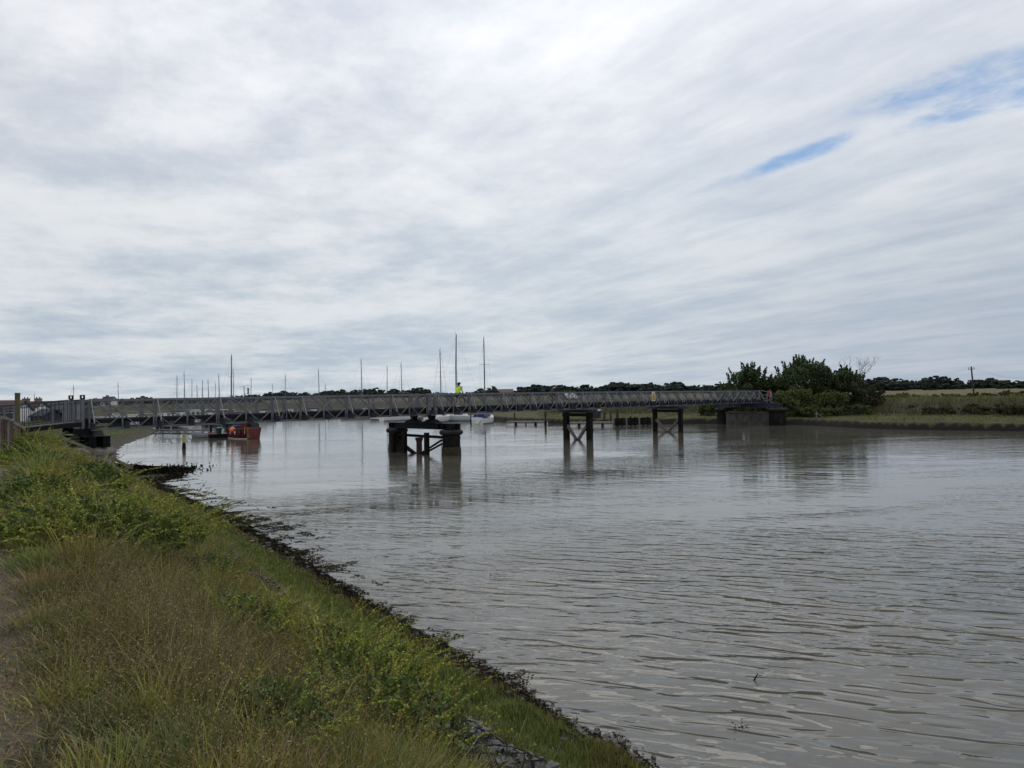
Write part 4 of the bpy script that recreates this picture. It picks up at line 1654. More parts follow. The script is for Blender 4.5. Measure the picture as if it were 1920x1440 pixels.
def make_posts_and_jetties():
    p = on_level(345, 842)
    t = thing('mooring_post', 'lone post in the water, faded yellow above and black with weed below', 'post', p)
    m = MB()
    m.tube([(0, 0, .52), (0, 0, 1.22)], .125, 10)
    m.build('painted_top', M_YELLOWPOST, t)
    m = MB()
    m.tube([(0, 0, -1.2), (0, 0, .1), (0, 0, .54)], [.17, .15, .115], 10)
    m.build('weedy_foot', M_RUSTIRON, t)
    # floating jetty right of the white boat with the blue cover
    def jetty(label, pa, pb, wd):
        a, c = on_level(*pa), on_level(*pb)
        ln = (c - a).length
        t = thing('floating_jetty', label, 'floating jetty', a, math.atan2(c.y - a.y, c.x - a.x), 'floating jetties on the far bank')
        m = MB()
        n = int(ln / .3)
        for i in range(n):
            m.box((ln * (i + .5) / n, wd / 2, .50), (ln / n - .03, wd, .06))
        m.build('deck', M_TIMBER, t)
        m = MB()
        m.box((ln / 2, -.03, .40), (ln, .06, .16))
        m.build('edge_beam', M_TIMBER, t)
        k = max(4, int(ln / 1.3))
        for i in range(k):
            m = MB()
            x = ln * (i + .5) / k
            m.box((x, wd * .45, .15), (ln / k * .82, wd * .8, .36))
            m.build('float', M_FLOAT, t)
        for i in range(0, k, 2):
            m = MB()
            m.box((ln * (i + 1) / k, .0, .12), (.28, .18, .55))
            m.build('bracket', M_TIMBERDARK, t)
        return t
    jetty('pale floated timber jetty between the blue covered boat and nearer trestle', (949, 797.5), (1023, 797.5), 1.6)
    jetty('floating timber jetty on pale floats right of the nearer trestle', (1064, 800), (1152, 799.5), 1.6)
    posts = [(1023, 771, 797.5, .15, 'tall dark mooring post at the right end of the blue covered boat\'s jetty'),
             (965, 774, 795, .11, 'thin mooring post rising behind the left floating jetty'),
             (1158, 767, 798, .20, 'thick tall mooring post at the end of the right floating jetty'),
             (1145.5, 774, 797, .12, 'shorter mooring post just left of the thick tall one'),
             (1133.5, 774, 796, .14, 'squat mooring post beside the grey covered shed on the far bank'),
             (883, 776, 792, .10, 'thin mooring post between the two white boats right of the pier')]
    for px, yt, yb, r, lab in posts:
        b = on_level(px, yb)
        z = at(px, yt, b.y).z
        t = thing('mooring_post', lab, 'post', b, 0, 'mooring posts along the far bank')
        m = MB()
        m.tube([(0, 0, .5), (0, 0, z)], r, 9)
        m.build('shaft', M_POLE, t)
        m = MB()
        m.tube([(0, 0, -1.2), (0, 0, .52)], r * 1.12, 9)
        m.build('weedy_foot', M_TIMBERDARK, t)
    # covered grey shed by the jetty
    a = on_level(1118, 796)
    t = thing('boat_shelter', 'small grey corrugated shelter with a white edge behind the right floating jetty', 'shelter', (a.x, a.y + 3.0, .5), R(8))
    m = MB()
    for i in range(12):
        m.box((-.75 + i * .14, 0, .55), (.11, 1.2, 1.1))
    m.build('wall', M_BLUESTEEL, t)
    m = MB()
    m.bar((-.85, 0, 1.16), (.95, 0, 1.32), 1.3, .06)
    m.build('roof', M_WHITE, t)
    # timber revetment
    a, c = on_level(1152, 800), on_level(1232, 798)
    ln = (c - a).length
    t = thing('timber_revetment', 'dark timber revetment of stakes and boards along the far bank right of the jetties', 'revetment', (a.x, a.y + .6, 0), math.atan2(c.y - a.y, c.x - a.x))
    for q in range(3):
        m = MB()
        m.box((ln / 2, .1 + .02 * q, .25 + q * .3), (ln, .08, .26))
        m.build('board', M_TIMBERDARK, t)
    for i in range(11):
        m = MB()
        m.box((ln * i / 10, -.02, .35 + .1 * math.sin(i * 5.1)), (.16, .14, 1.5))
        m.build('stake', M_TIMBER if i % 3 == 0 else M_TIMBERDARK, t)
    # broken rail on the far bank
    p = at(1531, 783, 81.5)
    z = float(ground_z(p.x, p.y)[0])
    t = thing('broken_fence', 'single post with a fallen rail on the far bank right of the abutment', 'fence', (p.x, p.y, z))
    m = MB()
    m.box((0, 0, .35), (.14, .14, .9))
    m.build('post', M_TIMBER, t)
    m = MB()
    m.bar((.1, .1, .62), (1.15, .5, -.05), .07, .1)
    m.build('rail', M_TIMBER, t)
    # timber handrail running down the bank by the left abutment
    t = thing('timber_rail', 'grey timber rails and leaning boards running down the bank in front of the left abutment', 'railing', (0, 0, 0))
    for a, c, w, h in (((108, 817, 29.5), (214, 861, 31.2), .07, .13), ((212, 860, 31.3), (249, 878, 31.8), .07, .12),
                       ((150, 846, 29.8), (205, 873, 30.8), .09, .16), ((193, 868, 30.2), (243, 886, 31.3), .16, .10)):
        m = MB()
        m.bar(at(*a), at(*c), w, h)
        m.build('rail', M_TIMBER, t)
    for px, yt, d in ((120, 822, 29.7), (172, 843, 30.6), (210, 862, 31.3)):
        q = at(px, yt, d)
        g = float(ground_z(q.x, q.y)[0])
        m = MB()
        m.box((q.x, q.y + .12, (q.z + g - .4) / 2), (.11, .11, max(.3, q.z - g + .4)))
        m.build('post', M_TIMBER, t)
    m = MB()
    m.bar(at(166, 848, 30.6), at(203, 886, 30.6), .3, .05)
    m.build('leaning_board', M_TIMBER, t)
    # dark tank on the shore behind the bridge
    q = at(194, 811, 58)
    z = float(ground_z(q.x, q.y)[0])
    t = thing('rusty_tank', 'dark rusty iron tank lying on the grassy shore behind the left end of the bridge', 'tank', (q.x, q.y, z), R(20))
    m = MB()
    m.tube([(-.45, 0, .28), (.45, 0, .28)], .3, 14)
    m.build('body', mat('rusty_plate', (.05, .025, .02), .8, 0, .4), t)
    m = MB()
    m.box((-.3, 0, .05), (.12, .6, .14))
    m.box((.3, 0, .05), (.12, .6, .14))
    m.build('cradle', M_TIMBERDARK, t)
    # wooden post and the rail fence at the left edge
    q = at(33, 775, 27)
    z = float(ground_z(q.x, q.y)[0])
    zt = at(33, 738, 27).z
    t = thing('timber_post', 'tall square weathered gatepost standing beside the path', 'post', (q.x, q.y, z), R(20))
    m = MB()
    m.box((0, 0, (zt - z) / 2), (.145, .145, zt - z))
    m.build('shaft', mat('lichen_timber', (.09, .085, .045), .85, 0, .35, 6), t)
    m = MB()
    m.box((0, 0, zt - z + .015), (.16, .16, .03))
    m.build('cap', M_TIMBER, t)
    a, c = at(-10, 790, 21), at(46, 803, 23.5)
    t = thing('wooden_fence', 'low weathered timber fence with upright pales at the left edge beside the path', 'fence', (0, 0, 0))
    m = MB()
    m.bar(at(8, 783, 21.5), at(46, 804, 23), .06, .10)
    m.bar(at(-20, 781, 21.0), at(8, 783, 21.5), .06, .10)
    m.build('rail', M_TIMBER, t)
    for px, y0 in ((-16, 782), (-10, 783), (-4, 784), (2, 785), (7, 786), (12, 788), (18, 791)):
        q = at(px, y0, 21.6)
        g = float(ground_z(q.x, q.y)[0])
        m = MB()
        m.box((q.x, q.y + .1, (q.z + g) / 2), (.06, .05, q.z - g + .05))
        m.build('pale', M_BROWNWOOD if px % 4 else M_TIMBER, t)


make_posts_and_jetties()


# ------------------------------------------------------------------ buildings
def house(label, px0, px1, d, zr, ze, wallm, roofm, chim=(), rz=0.0, name='cottage', cat='cottage', depth=6.0, zg=None, win=3):
    a, c = Vector((ray(px0, 745)[0] * d, d)), Vector((ray(px1, 745)[0] * d, d))
    cx = (a.x + c.x) / 2
    L = c.x - a.x
    g = float(ground_z(cx, d)[0]) if zg is None else zg
    t = thing(name, label, cat, (cx, d + depth / 2, g), rz)
    hw, hr = ze - g, zr - g
    m = MB()
    m.prism([(-depth / 2, -.3), (depth / 2, -.3), (depth / 2, hw), (0, hr - .12), (-depth / 2, hw)], 'x', -L / 2, L / 2)
    m.build('wall', wallm, t)
    m = MB()
    for sg in (-1, 1):
        o = depth / 2 + .25
        sl = (hr - hw) / (depth / 2)
        pts = [(sg * o, hw - .25 * sl), (0, hr), (0, hr + .16), (sg * o, hw - .25 * sl + .16)]
        m.prism(pts if sg > 0 else pts[::-1], 'x', -L / 2 - .2, L / 2 + .2)
    rf = m.build('roof', roofm, t)
    for fx in chim:
        m = MB()
        x = -L / 2 + L * fx
        m.box((x, .3, hr - .05), (.75, .6, 1.0))
        m.box((x, .3, hr + .5), (.85, .7, .1))
        m.tube([(x - .2, .3, hr + .5), (x - .2, .3, hr + .75)], .09, 8)
        m.tube([(x + .2, .3, hr + .5), (x + .2, .3, hr + .75)], .09, 8)
        m.build('chimney', M_BRICK, rf)
    for i in range(win):
        m = MB()
        x = -L / 2 + L * (i + .5) / win
        m.box((x, -depth / 2 - .01, hw * .58), (.9, .06, .9))
        f = m.build('window', M_WHITE, t)
        m = MB()
        m.box((x, -depth / 2 - .045, hw * .58), (.74, .03, .74))
        m.build('pane', M_GLASS, f)
    m = MB()
    m.box((L * .12, -depth / 2 - .02, hw * .42), (.85, .05, hw * .8))
    m.build('door', M_BLACKHUT if wallm is not M_BLACKHUT else M_TIMBER, t)
    return t


def make_buildings():
    house('white walled cottage with a red roof and dark gable at the left edge', -40, 15, 88, 4.2, 3.0, M_WHITE, M_REDROOF, (), R(14), depth=5)
    house('cottage with a red roof, brick chimneys and a black gable end right of the gatepost', 18, 52, 97, 4.05, 2.9, M_WHITE, M_REDROOF, (.12, .75), R(8), depth=5.5)
    house('black tarred hut low among the weeds right of the cottages', 60, 82, 92, 3.0, 2.2, M_BLACKHUT, M_BLACKHUT, (), R(-6), 'hut', 'hut', 4, win=1)
    house('long shed with a dull red roof behind the picket railing', 62, 92, 125, 3.75, 2.9, M_BLACKHUT, M_REDROOF, (), R(5), 'shed', 'shed', 6, win=2)
    house('long black shed with a dark roof behind the picket railing', 92, 136, 120, 4.0, 2.7, M_BLACKHUT, M_BLACKHUT, (), 0, 'shed', 'shed', 6, win=3)
    house('small white house among trees seen through the first bridge panels', 186, 204, 240, 5.6, 4.0, M_WHITE, M_BLACKHUT, (.3,), R(10), 'house', 'house', 6)
    house('brown boarded shed with red roof seen through the bridge left of the pier', 566, 606, 232, 4.3, 2.9, M_BROWNHUT, M_REDROOF, (), 0, 'shed', 'shed', 8)
    house('long low brown boat shed seen through the bridge next to the dark pier', 700, 792, 236, 3.6, 2.5, M_BROWNHUT, M_BROWNHUT, (), R(3), 'shed', 'shed', 8, win=5)
    house('dark low hut on the far shore seen through the bridge left of the pier', 627, 655, 225, 3.6, 2.5, M_BLACKHUT, M_BLACKHUT, (), R(-4), 'hut', 'hut', 6, win=2)
    house('long house with a brown roof among the far trees right of the two tall masts', 934, 962, 430, 7.8, 5.8, M_BROWNHUT, M_BROWNHUT, (), R(2), 'house', 'house', 9)
    house('pale grey hut seen through the bridge right of the crouching rider', 1060, 1081, 190, 4.2, 3.0, M_CONC, M_GALV, (), R(12), 'hut', 'hut', 5, win=0)
    house('low red brick house at the foot of the wood left of the sign', 1180, 1197, 430, 7.6, 5.6, M_BROWNHUT, M_REDROOF, (), R(2), 'house', 'house', 7)
    # utility pole
    p = at(1827, 739, 150)
    g = float(ground_z(p.x, p.y)[0])
    tp = at(1821, 687, 150)
    t = thing('utility_pole', 'dark leaning utility pole with wires standing over the far hedge', 'utility pole', (p.x, p.y, g))
    top = tp - Vector((p.x, p.y, g))
    m = MB()
    m.tube([(0, 0, -.5), tuple(top)], [.19, .14], 10)
    m.build('shaft', M_POLE, t)
    m = MB()
    m.bar(top + Vector((-.65, 0, -.65)), top + Vector((.65, 0, -.55)), .1)
    a = m.build('crossarm', M_POLE, t)
    m = MB()
    for x in (-.6, .6):
        m.tube([top + Vector((x, 0, -.55)), top + Vector((x, 0, -.2))], .06, 8)
    m.build('insulator', M_DARKSTEEL, a)
    for x, e in ((-.6, at(1640, 712, 330)), (.6, at(1640, 716, 330)), (-.6, at(2000, 690, 150)), (.6, at(2000, 692, 150))):
        s_ = top + Vector((x, 0, -.2))
        e = e - Vector((p.x, p.y, g))
        m = MB()
        m.tube([s_.lerp(e, k / 10) - Vector((0, 0, 2.2 * math.sin(math.pi * k / 10))) for k in range(11)], .008, 5)
        m.build('wire', M_POLE, t)


make_buildings()


# ------------------------------------------------------------------ trees
def leaf_cards(C, size, col, aspect=.55, up=0.0):
    """one diamond per centre, turned at random; returns V, Q, per-vertex colour"""
    n = len(C)
    a = rng.normal(size=(n, 3))
    a[:, 2] += up
    a /= np.linalg.norm(a, axis=1)[:, None]
    b = rng.normal(size=(n, 3))
    b -= (b * a).sum(1)[:, None] * a
    b /= np.linalg.norm(b, axis=1)[:, None]
    s = np.asarray(size).reshape(-1, 1) * np.ones((n, 1))
    V = np.stack([C - a * s, C + b * s * aspect, C + a * s, C - b * s * aspect], 1).reshape(-1, 3)
    Q = np.arange(4 * n).reshape(n, 4)
    return V, Q, np.repeat(col, 4, axis=0)


def crown_points(w, h, n, lobes=16, low=.12, seed=0):
    """leaf places filling an uneven crown of half-width w and height h"""
    r = np.random.default_rng(seed)
    P = []
    for i in range(lobes):
        t = r.uniform(low, .92)
        rad = w * math.sqrt(max(.05, 1 - ((t - .45) / .62) ** 2)) * r.uniform(.25, .85)
        a = r.uniform(0, 2 * math.pi)
        c = np.array([rad * math.cos(a), rad * math.sin(a), h * t])
        lr = r.uniform(.17, .36) * min(w, h * .7)
        k = int(n / lobes)
        v = r.normal(size=(k, 3))
        v /= np.linalg.norm(v, axis=1)[:, None]
        q = c + v * (lr * r.uniform(.45, 1.0, (k, 1)) ** .5) * np.array([1, 1, .8])
        P.append(q[q[:, 2] < h])
    return np.concatenate(P)


def vary(n, col, v=.35, hue=.12):
    k = 1 + rng.uniform(-v, v, (n, 1))
    c = np.array(col)[None, :] * k
    c[:, 0] *= 1 + rng.uniform(-hue, hue * 1.6, n)
    c[:, 1] *= 1 + rng.uniform(-hue * .5, hue * .5, n)
    return np.clip(c, 0.003, 1)


def bush_tree(label, px, ytop, halfpx, d, col, n=6500, leaf=.2, sprigs=16, name='tree', cat='tree', group=None, seed=1, lobes=26, low=.05):
    top = at(px, ytop, d)
    g = float(ground_z(top.x, top.y)[0])
    h = top.z - g
    w = halfpx * d / F
    t = thing(name, label, cat, (top.x, top.y, g), 0, group)
    n = int(n * 1.7)
    leaf *= .8
    sprigs = int(sprigs * 1.9)
    P = crown_points(w, h * .86, n, int(lobes * 1.6), low, seed)
    r = np.random.default_rng(seed + 50)
    S = []
    for i in range(sprigs):                                   # upright leafy shoots break the outline
        a, rr = r.uniform(0, 2 * math.pi), w * r.uniform(0, .9)
        base = np.array([rr * math.cos(a), rr * math.sin(a), h * (.86 - .42 * (rr / w) ** 2) * .9])
        ln = h * r.uniform(.12, .26)
        tip = base + np.array([r.normal() * .12 * ln + math.cos(a) * .25 * ln, r.normal() * .12 * ln, ln])
        k = r.uniform(0, 1, (70, 1))
        S.append(base + (tip - base) * k + r.normal(size=(70, 3)) * .15 * (1.1 - k))
    S = np.concatenate(S)
    S = S[S[:, 2] < h * 1.02]
    A = np.concatenate([P, S])
    V, Q, C = leaf_cards(A, rng.uniform(.6, 1.25, len(A)) * leaf, vary(len(A), col))
    np_mesh('crown', V, Q, M_LEAF, C, t)
    m = MB()
    m.tube([(0, 0, -.3), (.05, 0, h * .3), (.1, .05, h * .7)], [.16, .12, .04], 8)
    for i in range(9):
        a = r.uniform(0, 2 * math.pi)
        rr = w * r.uniform(.4, .8)
        z0 = h * r.uniform(.05, .35)
        m.tube([(.03, 0, z0), (rr * .5 * math.cos(a), rr * .5 * math.sin(a), z0 + h * .22), (rr * math.cos(a), rr * math.sin(a), z0 + h * r.uniform(.3, .5))], [.08, .05, .02], 6)
    m.build('trunk', M_BARK, t)
    return t


def make_near_trees():
    D1, D2, D3 = (.056, .084, .030), (.072, .104, .035), (.098, .122, .040)
    bush_tree('dark bushy tree with upright shoots rising behind the right end of the footbridge', 1403, 678, 44, 95, D1, 6500, seed=3)
    bush_tree('tallest dark tree of the clump right of the footbridge', 1503, 664, 62, 93, D1, 9500, seed=4, sprigs=24)
    bush_tree('dark tree with ragged shoots just left of the bare tree', 1583, 684, 36, 91, D1, 5000, seed=5)
    bush_tree('dark mid sized tree filling the gap right of the tallest tree', 1548, 692, 32, 94, D2, 4500, seed=6)
    bush_tree('low dark tree between the bridge end and the tallest tree', 1448, 705, 34, 97, D1, 4500, seed=7)
    bush_tree('low rounded green bush at the left foot of the clump behind the bridge rail', 1362, 714, 20, 97, D2, 2500, seed=8, sprigs=6)
    bush_tree('olive green shrub in front of the clump just right of the red marker board', 1490, 722, 44, 88, D3, 5000, .16, 8, 'shrub', 'shrub', seed=9)
    bush_tree('olive green shrub in front of the clump under the tallest tree', 1562, 730, 40, 87, D3, 4200, .16, 8, 'shrub', 'shrub', seed=10)
    bush_tree('brownish green shrub at the foot of the bare tree', 1622, 722, 42, 90, (.055, .062, .03), 4200, .16, 6, 'shrub', 'shrub', seed=12)
    bush_tree('low green shrub at the right end of the clump beside the gap', 1676, 741, 30, 92, D3, 2600, .15, 5, 'shrub', 'shrub', seed=13)
    bush_tree('low dark shrub under the bridge left of the right abutment', 1330, 752, 26, 95, D2, 2400, .15, 4, 'shrub', 'shrub', seed=14)
    bush_tree('small dark bush on the embankment crest right of the gap', 1722, 746, 14, 98, D2, 1200, .14, 3, 'shrub', 'shrub', seed=15)
    bush_tree('small shrub standing by the waterside gap below the clump', 1712, 760, 12, 84, D3, 900, .13, 3, 'shrub', 'shrub', seed=16)
    bush_tree('low bramble mound on the bank right of the round columned abutment', 1530, 760, 42, 85, D3, 3000, .13, 3, 'bramble', 'bramble', seed=17)
    bush_tree('low bramble mound on the bank under the right end of the bare tree', 1610, 758, 40, 85, D2, 2800, .13, 3, 'bramble', 'bramble', seed=18)
    for i, (px, yt, hw) in enumerate(((1741, 762, 14), (1776, 760, 24), (1821, 755, 20), (1843, 761, 22), (1882, 754, 26), (1909, 759, 20), (1945, 752, 28))):
        bush_tree('low brownish scrub on the foot of the embankment at the far right', px, yt, hw, 78.5 - i * 1.1, (.088, .082, .040), 1300, .13, 2, 'scrub', 'scrub', 'scrub clumps at the foot of the embankment', seed=70 + i)
    # hedge beyond the embankment
    for i, (px, yt, hw, lab) in enumerate(((1700, 736, 34, 'rounded hedge bush left of a dark hedge at the edge of the field'), (1775, 738, 36, 'low dark hedge left of the leaning pole'),
                                          (1835, 735, 34, 'dark hedge at the foot of the leaning pole'), (1893, 731, 44, 'taller dark hedge at the right edge of the picture'))):
        bush_tree(lab, px, yt, hw, 142, D1, 2600, .24, 2, 'hedge', 'hedge', 'hedges along the field', seed=30 + i, lobes=30)
    # bare tree
    p = at(1606, 742, 92)
    g = float(ground_z(p.x, p.y)[0])
    ht = at(1610, 679, 92).z - g
    t = thing('bare_tree', 'bare grey leafless tree at the right of the dark clump', 'tree', (p.x, p.y, g))
    r = random.Random(5)
    trunk, tw = MB(), MB()
    def grow(mb, a, d, ln, rad, lev):
        pts, q = [a], a
        for k in range(3):
            d = (d + Vector((r.uniform(-.2, .2), r.uniform(-.2, .2), r.uniform(-.05, .15)))).normalized()
            q = q + d * ln / 3
            pts.append(q)
        mb.tube(pts, [rad, rad * .85, rad * .7, rad * .5], 6)
        if lev > 0:
            for j in range(3 if lev > 1 else 2):
                ax = r.uniform(0, 2 * math.pi)
                e = (d + .75 * Vector((math.cos(ax), math.sin(ax), .15))).normalized()
                grow(tw, pts[r.choice((2, 3))], e, ln * r.uniform(.6, .85), rad * .55, lev - 1)
    grow(trunk, Vector((0, 0, -.2)), Vector((0, 0, 1)), ht * .52, .11, 0)
    for j, (dx, dy) in enumerate(((-.5, .1), (.1, -.3), (.55, .1), (.9, .0))):
        grow(tw, Vector((.0, 0, ht * (.42 + .03 * j))), Vector((dx, dy, .85)).normalized(), ht * .34, .05, 3)
    trunk.build('trunk', M_DEADWOOD, t)
    tw.build('branches', M_DEADWOOD, t)


make_near_trees()

SKY = [(150, 752), (170, 748), (205, 745), (240, 748), (268, 743), (310, 750), (400, 747), (470, 740), (500, 736), (515, 735), (530, 734), (560, 738), (575, 736), (600, 737),
       (620, 733), (635, 729), (655, 735), (690, 727), (705, 728), (715, 737), (740, 729), (760, 733), (780, 728), (800, 730), (815, 736), (850, 737), (870, 738), (890, 733),
       (900, 729), (915, 733), (926, 724), (932, 734), (945, 737), (962, 733), (975, 725), (1000, 721), (1030, 722), (1065, 722), (1080, 724), (1100, 721), (1120, 726), (1135, 722),
       (1155, 718), (1200, 719), (1222, 717), (1240, 723), (1265, 717), (1290, 722), (1350, 720), (1400, 716), (1600, 713), (1620, 711), (1640, 708), (1660, 709), (1680, 708),
       (1700, 712), (1725, 713), (1745, 706), (1760, 705), (1772, 709), (1785, 707), (1800, 714), (1830, 712), (1850, 708), (1865, 708), (1880, 714), (1905, 713), (1930, 711), (2000, 711)]


def make_far_trees():
    meshes = []
    for k in range(7):
        P = np.concatenate([crown_points(.5, .98, 1000, 18 + k, .02, 100 + k), crown_points(.6, .6, 600, 12, -.05, 200 + k), crown_points(.26, .93, 350, 8, .1, 300 + k)])
        V, Q, C = leaf_cards(P, rng.uniform(.04, .08, len(P)), vary(len(P), ((.050, .072, .056), (.056, .078, .052), (.048, .068, .060))[k % 3], .3), .8)  # distance haze is painted in: leaf colours made bluer and lighter
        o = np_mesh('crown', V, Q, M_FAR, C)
        m = MB()
        m.tube([(0, 0, -.05), (0, 0, .35)], [.035, .02], 6)
        tr = m.build('trunk', M_BARK)
        meshes.append((o.data, tr.data))
        bpy.data.objects.remove(o)
        bpy.data.objects.remove(tr)
    xs, ys = zip(*SKY)
    r = random.Random(3)
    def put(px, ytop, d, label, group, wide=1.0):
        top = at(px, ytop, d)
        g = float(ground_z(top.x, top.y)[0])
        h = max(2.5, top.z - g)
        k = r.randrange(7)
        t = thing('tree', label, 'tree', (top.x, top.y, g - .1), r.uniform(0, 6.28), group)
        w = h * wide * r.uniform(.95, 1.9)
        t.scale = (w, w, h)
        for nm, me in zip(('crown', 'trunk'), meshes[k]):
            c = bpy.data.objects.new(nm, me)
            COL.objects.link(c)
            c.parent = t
    lab = ('dark round tree on the skyline of the wood left of the bridge end', 'trees of the far wood left')
    lab2 = ('dark round tree on the skyline beyond the ripe field', 'trees of the far wood right')
    lab3 = ('low dark tree in the second rank of the far wood, below the skyline', 'trees at the front of the far woods')
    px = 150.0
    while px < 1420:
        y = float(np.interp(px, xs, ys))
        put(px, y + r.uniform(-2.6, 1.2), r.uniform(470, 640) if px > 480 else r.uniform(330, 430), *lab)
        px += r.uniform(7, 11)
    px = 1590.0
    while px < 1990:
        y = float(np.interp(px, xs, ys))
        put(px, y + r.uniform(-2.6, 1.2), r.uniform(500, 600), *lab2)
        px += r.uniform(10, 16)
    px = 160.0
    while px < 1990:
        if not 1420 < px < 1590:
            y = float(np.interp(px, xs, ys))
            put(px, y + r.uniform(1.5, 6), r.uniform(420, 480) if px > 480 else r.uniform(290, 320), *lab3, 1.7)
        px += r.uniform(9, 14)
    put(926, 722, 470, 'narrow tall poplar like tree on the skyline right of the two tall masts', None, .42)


make_far_trees()


# ------------------------------------------------------------------ grass and waterside plants
def blades(B, h, w, lean, az, col, tipcol=None, droop=.6, seg=4):
    """tapered, bending strips; B base points, one height/width/lean/azimuth per blade"""
    n = len(B)
    V = np.zeros((n, 2 * seg + 1, 3), np.float32)
    d = np.stack([np.cos(az), np.sin(az), np.zeros(n)], 1)
    s = np.stack([-np.sin(az + rng.uniform(-1.2, 1.2, n)), np.cos(az), np.zeros(n)], 1)
    C = np.zeros((n, 2 * seg + 1, 3), np.float32)
    tipcol = col if tipcol is None else tipcol
    for k in range(seg + 1):
        t = k / seg
        c = B + d * (lean * h * (.35 * t + droop * t * t))[:, None]
        c[:, 2] += h * (t - droop * .55 * lean * t * t)
        cc = col * (1 - t) + tipcol * t
        if k < seg:
            ww = (w * (1 - .75 * t))[:, None] * s * .5
            V[:, 2 * k] = c - ww
            V[:, 2 * k + 1] = c + ww
            C[:, 2 * k] = C[:, 2 * k + 1] = cc
        else:
            V[:, 2 * seg] = c
            C[:, 2 * seg] = cc
    T = []
    for k in range(seg - 1):
        T += [(2 * k, 2 * k + 1, 2 * k + 3), (2 * k, 2 * k + 3, 2 * k + 2)]
    T.append((2 * seg - 2, 2 * seg - 1, 2 * seg))
    T = np.array(T)
    idx = (np.arange(n) * (2 * seg + 1))[:, None, None] + T[None]
    return V.reshape(-1, 3), idx.reshape(-1, 3), C.reshape(-1, 3)


def scatter(n, p0, p1, q0, q1, near=1.0):
    """places on the near bank, thinning with distance; returns x, y, p, q"""
    u = rng.uniform(0, 1, n)
    p = p0 * (p1 / p0) ** u if near else p0 + (p1 - p0) * u
    q = rng.uniform(q0, q1, n)
    return q * .81 - p * .58, q * .58 + p * .81, p, q


def pick(cols, wts, n):
    c = np.array(cols)[rng.choice(len(cols), n, p=np.array(wts) / sum(wts))]
    return np.clip(c * (1 + rng.uniform(-.35, .35, (n, 1))) * (1 + rng.uniform(-.08, .08, (n, 3))), .004, 1)


ROLLS = ((9.3, 13.6), (4.4, 6.1))                 # stretches of bank with a netted roll of stones
def clear_of_rolls(p, q, r=.17):
    m = np.ones(len(p), bool)
    for a, b in ROLLS:
        m &= ~((p > a) & (p < b) & (np.abs(q - 3.25) < r) & (np.sin(p * 3.1) + .6 * np.sin(p * 7.3) > (-.35 if a > 8 else -1.2)))
    m &= ~((p > 4.2) & (p < 6.9) & (np.abs(q - 3.95) < .22))
    return m


G1, G2, G3 = (.150, .185, .034), (.235, .235, .042), (.092, .150, .048)
Y1, B1, B2, S1 = (.33, .28, .07), (.225, .178, .076), (.135, .108, .05), (.42, .34, .18)


BEETS = [  # picture point of the plant's foot, height of the foot, scale, label
    (640, 1330, 1.05, .95, 0, 'sprawling yellow green sea beet left of the lower netted stones'),
    (700, 1400, .95, .95, 1, 'sea beet with long curved spikes at the very bottom beside the netted stones'),
    (590, 1250, 1.3, .9, 2, 'upright yellow green sea beet above the sprawling one in the lower middle of the bank'),
    (720, 1265, .9, .75, 3, 'small golden sea beet nearest the seaweed in the lower middle of the bank'),
    (500, 1400, 1.6, .8, 4, 'low sea beet among brown stalks at the bottom edge of the picture'),
    (215, 1040, 1.9, 1.15, 0, 'big dark based sea beet beside a hollow, halfway up the bank'),
    (300, 1030, 1.6, 1.05, 2, 'spreading sea beet just right of the big one halfway up the bank'),
    (120, 1010, 2.2, 1.05, 1, 'sea beet leaning over the path edge halfway up the bank'),
    (60, 950, 2.3, 1.0, 3, 'yellow green sea beet at the path edge below the grey gravel'),
    (170, 930, 2.1, 1.1, 4, 'sea beet with reddish spikes in the middle of the bank below the timber rails'),
    (90, 885, 2.3, .9, 0, 'leafy sea beet close to the end of the grey gravel'),
    (58, 850, 2.35, .85, 2, 'tall bright yellow green plant at the head of the bank by the fence'),
    (84, 848, 2.2, .5, 0, 'bright yellow green plant right of the tall one at the head of the bank'),
    (40, 870, 2.35, .85, 4, 'yellowing plant between the gravel and the tall bright plant'),
    (420, 1200, 1.55, .8, 1, 'small sea beet in the grass below the upper netted stones'),
    (380, 1090, 1.3, .7, 3, 'small sea beet left of the upper netted stones'),
    (250, 975, 1.6, .9, 4, 'sea beet with orange tinged spikes above the hollow'),
]

def beet_feet():
    out = []
    for px, py, z, sc, k, lab in BEETS:
        a = on_level(px, py, z)
        for _ in range(3):
            g = float(ground_z(a.x, a.y)[0])
            a = on_level(px, py, g + .05)
        sc *= float(np.interp(a.y, [5, 12, 20], [1.0, 1.25, 1.45]))
        out.append((a.x, a.y, g, sc, k, lab))
    return out


